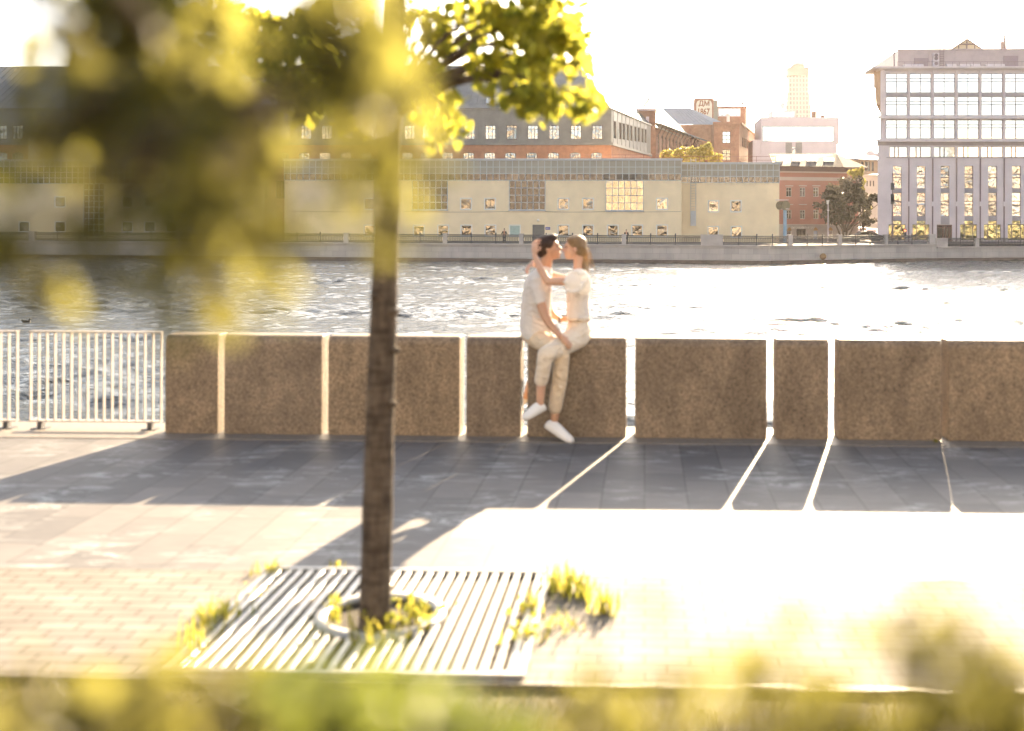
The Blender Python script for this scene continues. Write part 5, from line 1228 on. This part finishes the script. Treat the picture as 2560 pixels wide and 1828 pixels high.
# --- small figures on the far promenade
def figure(px, Y, label, top, bot, hairc, cap=None, h=1.74, arm=0, face=(0,-1)):
    c = WC(px, Y); b = Vector((c.x, c.y, ZF)); r = thing('person', label, 'person', tuple(b)); k = h/1.75
    P = lambda x, y, z: b + Vector((x*k, y*k, z*k)); m = MB()
    for s_ in (-1, 1):
        m.caps([P(.09*s_,0,.92), P(.10*s_,-.02,.50), P(.11*s_,.02,.09)], [.08*k,.055*k,.04*k]); m.caps([P(.10*s_,.0,.05), P(.115*s_,-.15,.04)], [.045*k,.04*k])
        m.caps([P(.19*s_,0,1.40), P((.25+.06*arm)*s_,-.02,1.13), P((.20-.05*arm)*s_,-.16,1.02 if not arm else 1.06)], [.055*k,.042*k,.034*k]); m.ell(P((.20-.06*arm)*s_,-.20,1.02), (.03,.045,.04), None, 8, 6)
    m.caps([P(0,0,.95), P(0,0,1.2), P(0,0,1.38)], [.14*k,.14*k,.15*k]); m.caps([P(0,0,1.42), P(0,0,1.55)], [.06*k,.055*k]); m.ell(P(0,-.01,1.645), (.078*k,.095*k,.115*k)); m.ell(P(0,-.105,1.63), (.014,.02,.02), None, 8, 6)
    remesh('body', m, .02, m_skin, r, 2)
    m = MB(); m.loft([(P(0,0,.93),.16*k,.125*k),(P(0,0,1.2),.165*k,.125*k),(P(0,0,1.36),.195*k,.13*k),(P(0,0,1.46),.10*k,.09*k)], 14)
    for s_ in (-1, 1): m.caps([P(.17*s_,0,1.39), P((.25+.06*arm)*s_,-.02,1.13)], [.075*k,.062*k], 10)
    obj('top', m, M('cloth_' + label[:9], top, .9, .1, 8), r, True)
    m = MB()
    for s_ in (-1, 1): m.caps([P(.085*s_,0,.90), P(.10*s_,-.02,.50), P(.11*s_,.02,.12)], [.115*k,.082*k,.068*k], 10)
    obj('trousers', m, M('legs_' + label[:9], bot, .9, .1, 8), r, True)
    obj('cap' if cap else 'hair', MB().ell(P(0,.02,1.69), (.088*k,.10*k,.092*k), None, 12, 8), M('hair_' + label[:9], cap or hairc, .8, .1, 8), r, True)
    return r
figure(1261, 134.9, 'far figure in dark clothes standing behind the iron fence', (.04,.035,.035), (.10,.075,.06), (.03,.02,.015), arm=1)
figure(1566, 133.4, 'far figure in a white shirt and cap leaning on the iron fence', (.72,.72,.74), (.03,.03,.035), (.03,.02,.015), cap=(.7,.7,.72), h=1.68)

# --- duck on the river
p = G(66, 806, ZW); dk_ = thing('duck', 'dark duck swimming on the river near the left edge', 'duck', (p.x, p.y, ZW))
m = MB(); m.ell(p + Vector((0,0,.03)), (.20,.10,.07)); m.caps([p + Vector((-.15,0,.06)), p + Vector((-.25,0,.09))], [.06,.02]); m.caps([p + Vector((.13,0,.06)), p + Vector((.16,0,.14)), p + Vector((.175,0,.16))], [.05,.03,.04])
remesh('body', m, .018, M('duck_feathers', (.06,.05,.04), .6, .4, 12), dk_, 2); obj('bill', MB().caps([p + Vector((.21,0,.157)), p + Vector((.26,0,.15))], [.016,.012], 8), M('bill', (.3,.2,.06), .5, .1, 9), dk_, True)

# ---------------------------------------------------------------- lawn grass and shrubs in front of the lens
n = 26000; X = RNG.uniform(-3.6, 2.6, n); Yg = RNG.uniform(1.6, 4.84, n); hgt = RNG.uniform(.03,.085,n); lx, ly = RNG.normal(0,.03,n), RNG.normal(0,.03,n); a = RNG.uniform(0,math.pi,n); wx, wy = .0022*np.cos(a), .0022*np.sin(a)
V = np.empty((n,3,3)); V[:,0] = np.stack([X-wx,Yg-wy,np.full(n,-.012)],1); V[:,1] = np.stack([X+wx,Yg+wy,np.full(n,-.012)],1); V[:,2] = np.stack([X+lx,Yg+ly,hgt],1)
o = npmesh('grass', V.reshape(-1,3), np.arange(3*n).reshape(-1,3), mat_leaf('dry_grass', (.04,.03,.011), (.11,.08,.03), .35, .35)); tag(o, 'short dry brown green grass along the paving edge', 'grass'); o['kind'] = 'stuff'

def plant(name, label, cat, mat, base, cl, size, droop, group=None, stemr=.006, jitter=.7, hubs=()):
    r = thing(name, label, cat, tuple(base), group); parts = []; st = MB(); base = Vector(base); hubs = [W(*h) for h in hubs]
    for h in hubs: st.tube(curve(base, h, .06, 7), [.011,.010,.009,.008,.007,.006,.005], 7)
    for (x, y, D, rx, ry, n) in cl:
        c = W(x, y, D); s = D/FPX; k = max(2, n//7)
        b0 = min(hubs, key=lambda h: (h-c).length) if hubs else base
        st.tube(curve(b0, c, .05 if not hubs else .02, 6), [stemr*2.2,stemr*1.8,stemr*1.4,stemr,stemr*.7,stemr*.4], 6)
        for _ in range(k):
            cc = blob(c, (rx*s*.8, .07, ry*s*.8), 1)[0]; st.tube(curve(c, cc, .01, 3), [stemr*.5,stemr*.4,stemr*.25], 4)
            parts.append(leaves(blob(cc, (.032,.03,.032), max(2, n//k)), size, droop, jitter))
    V, F = join(parts); npmesh('foliage' if cat != 'tree' else 'crown', V, F, mat, r); obj('stems' if cat != 'tree' else 'branches', st, m_bark, r, True)
    return r
nt = plant('overhanging_tree', 'out of focus tree whose leafy branches hang in at the top left near the viewer', 'tree', m_nearleaf, (-1.35, .9, 3.1),
    [(340,20,0.9,143,99,106),(470,80,0.9,99,132,106),(270,150,0.9,99,66,43),(420,260,0.8,154,121,87),(540,220,0.8,77,143,62),(260,330,0.78,165,110,69),(500,430,0.75,66,165,41),(90,310,0.8,132,66,25),(520,20,0.95,77,88,37),(380,-150,1,330,121,126),(530,580,0.7,55,110,18),(620,330,0.75,55,99,25),
     (60,450,0.68,99,88,9),(200,480,0.68,99,88,15),(330,450,0.68,99,99,16),(90,590,0.66,88,77,10),(230,610,0.66,88,77,10),(380,590,0.66,77,77,9),(620,500,0.7,66,88,9),(680,400,0.72,66,99,8),(140,690,0.64,66,55,3),(300,690,0.64,55,55,3),(520,740,0.64,55,66,3),(30,560,0.66,66,66,5),(600,640,0.66,55,66,4),(20,640,0.64,60,50,7),(110,760,0.64,40,50,4),(250,720,0.64,50,50,5),(530,650,0.66,50,90,12),(500,790,0.62,40,60,5),(700,520,0.66,50,70,9),(60,40,0.9,90,60,11),(150,110,0.85,60,40,7),(510,330,0.75,46,110,64),(520,520,0.72,40,110,54),(180,250,0.8,60,40,24),(60,690,0.64,66,55,3),(560,860,0.62,44,55,3),
     (890,30,0.75,66,88,54),(910,170,0.72,55,110,48),(960,20,0.85,55,66,19),(880,300,0.7,55,66,14),(950,390,0.68,48.4,88,12),(930,510,0.66,50.6,77,11),(800,430,0.7,66,88,7),(1060,140,0.8,44,55,4),(790,560,0.66,55,55,3),(1000,290,0.7,44,55,5),(740,300,0.75,44,66,3)], .023, .6, stemr=.0016, hubs=((330,-120,.95),(540,-90,.92),(110,20,.9),(910,-120,.8),(300,240,.78),(560,300,.76)))
tk = MB().tube([Vector((-1.55,.75,-.02)), Vector((-1.52,.78,1.2)), Vector((-1.45,.82,2.3)), Vector((-1.35,.9,3.1)), Vector((-1.3,.95,3.9))], [.10,.085,.07,.05,.03], 12); obj('trunk', tk, m_bark, nt, True)
plant('shrub', 'blurred yellow green shrub along the bottom left edge close to the viewer', 'shrub', m_nearleaf, (-.5, .55, 0),
    [(60,1812,0.62,99,32,45),(200,1842,0.62,132,32,68),(380,1812,0.62,121,32,62),(560,1842,0.62,121,32,68),(120,1892,0.62,176,32,84),(420,1902,0.62,176,32,90)], .017, -.2, 'shrubs at the foot of the photo', .003)
plant('shrub', 'blurred bright green shrub at the bottom centre close to the viewer', 'shrub', m_greenleaf, (-.2, .55, 0),
    [(720,1832,0.62,88,32,41),(860,1802,0.62,121,32,54),(1010,1832,0.62,99,32,45),(1150,1852,0.62,99,32,41),(900,1892,0.62,198,32,84),(1230,1892,0.62,110,32,45)], .017, -.2, 'shrubs at the foot of the photo', .003)
plant('shrub', 'blurred brown green shrub at the bottom right with shoots rising beside the paving', 'shrub', m_nearleaf, (.22, .55, 0),
    [(1450,1872,0.62,88,32,27),(1645,1672,0.62,26.4,56,2),(1660,1862,0.62,99,32,33),(1850,1872,0.62,110,32,33),(2010,1752,0.62,44,32,2),(2050,1872,0.62,99,32,33),(1700,1712,0.62,66,50,5),(1880,1742,0.62,99,50,10),(2040,1702,0.62,88,50,10),(2250,1612,0.62,66,50,7),(2420,1542,0.62,77,60,12),(2150,1772,0.62,132,60,22),(2330,1712,0.62,121,70,24),(2480,1652,0.62,88,80,18),(1780,1762,0.62,99,40,8),(2230,1702,0.62,66,27.2,5),(2330,1632,0.62,44,40,5),(2400,1592,0.62,44,40,5),(2300,1792,0.62,99,48,43),(2450,1772,0.62,99,56,15),(2520,1662,0.62,55,56,7),(2500,1862,0.62,99,40,54),(1560,1912,0.62,154,24,43),(2000,1922,0.62,220,24,67)], .017, -.3, 'shrubs at the foot of the photo', .003)

# ---------------------------------------------------------------- haze
hz = NT('haze_air'); hz.t.nodes.remove(hz.p)
pv = hz.n('ShaderNodeVolumePrincipled'); pv.inputs['Color'].default_value = (1.0,.95,.92,1); pv.inputs['Density'].default_value = HAZE = .00006; pv.inputs['Anisotropy'].default_value = .55
hz.l(pv.outputs[0], hz.out.inputs['Volume'])
o = obj('haze', MB().box((-700,-130,ZW-6),(800,1000,150)), hz.m); o['kind'] = 'stuff'; tag(o, 'pale sunlit air between the viewer and the far bank', 'haze')
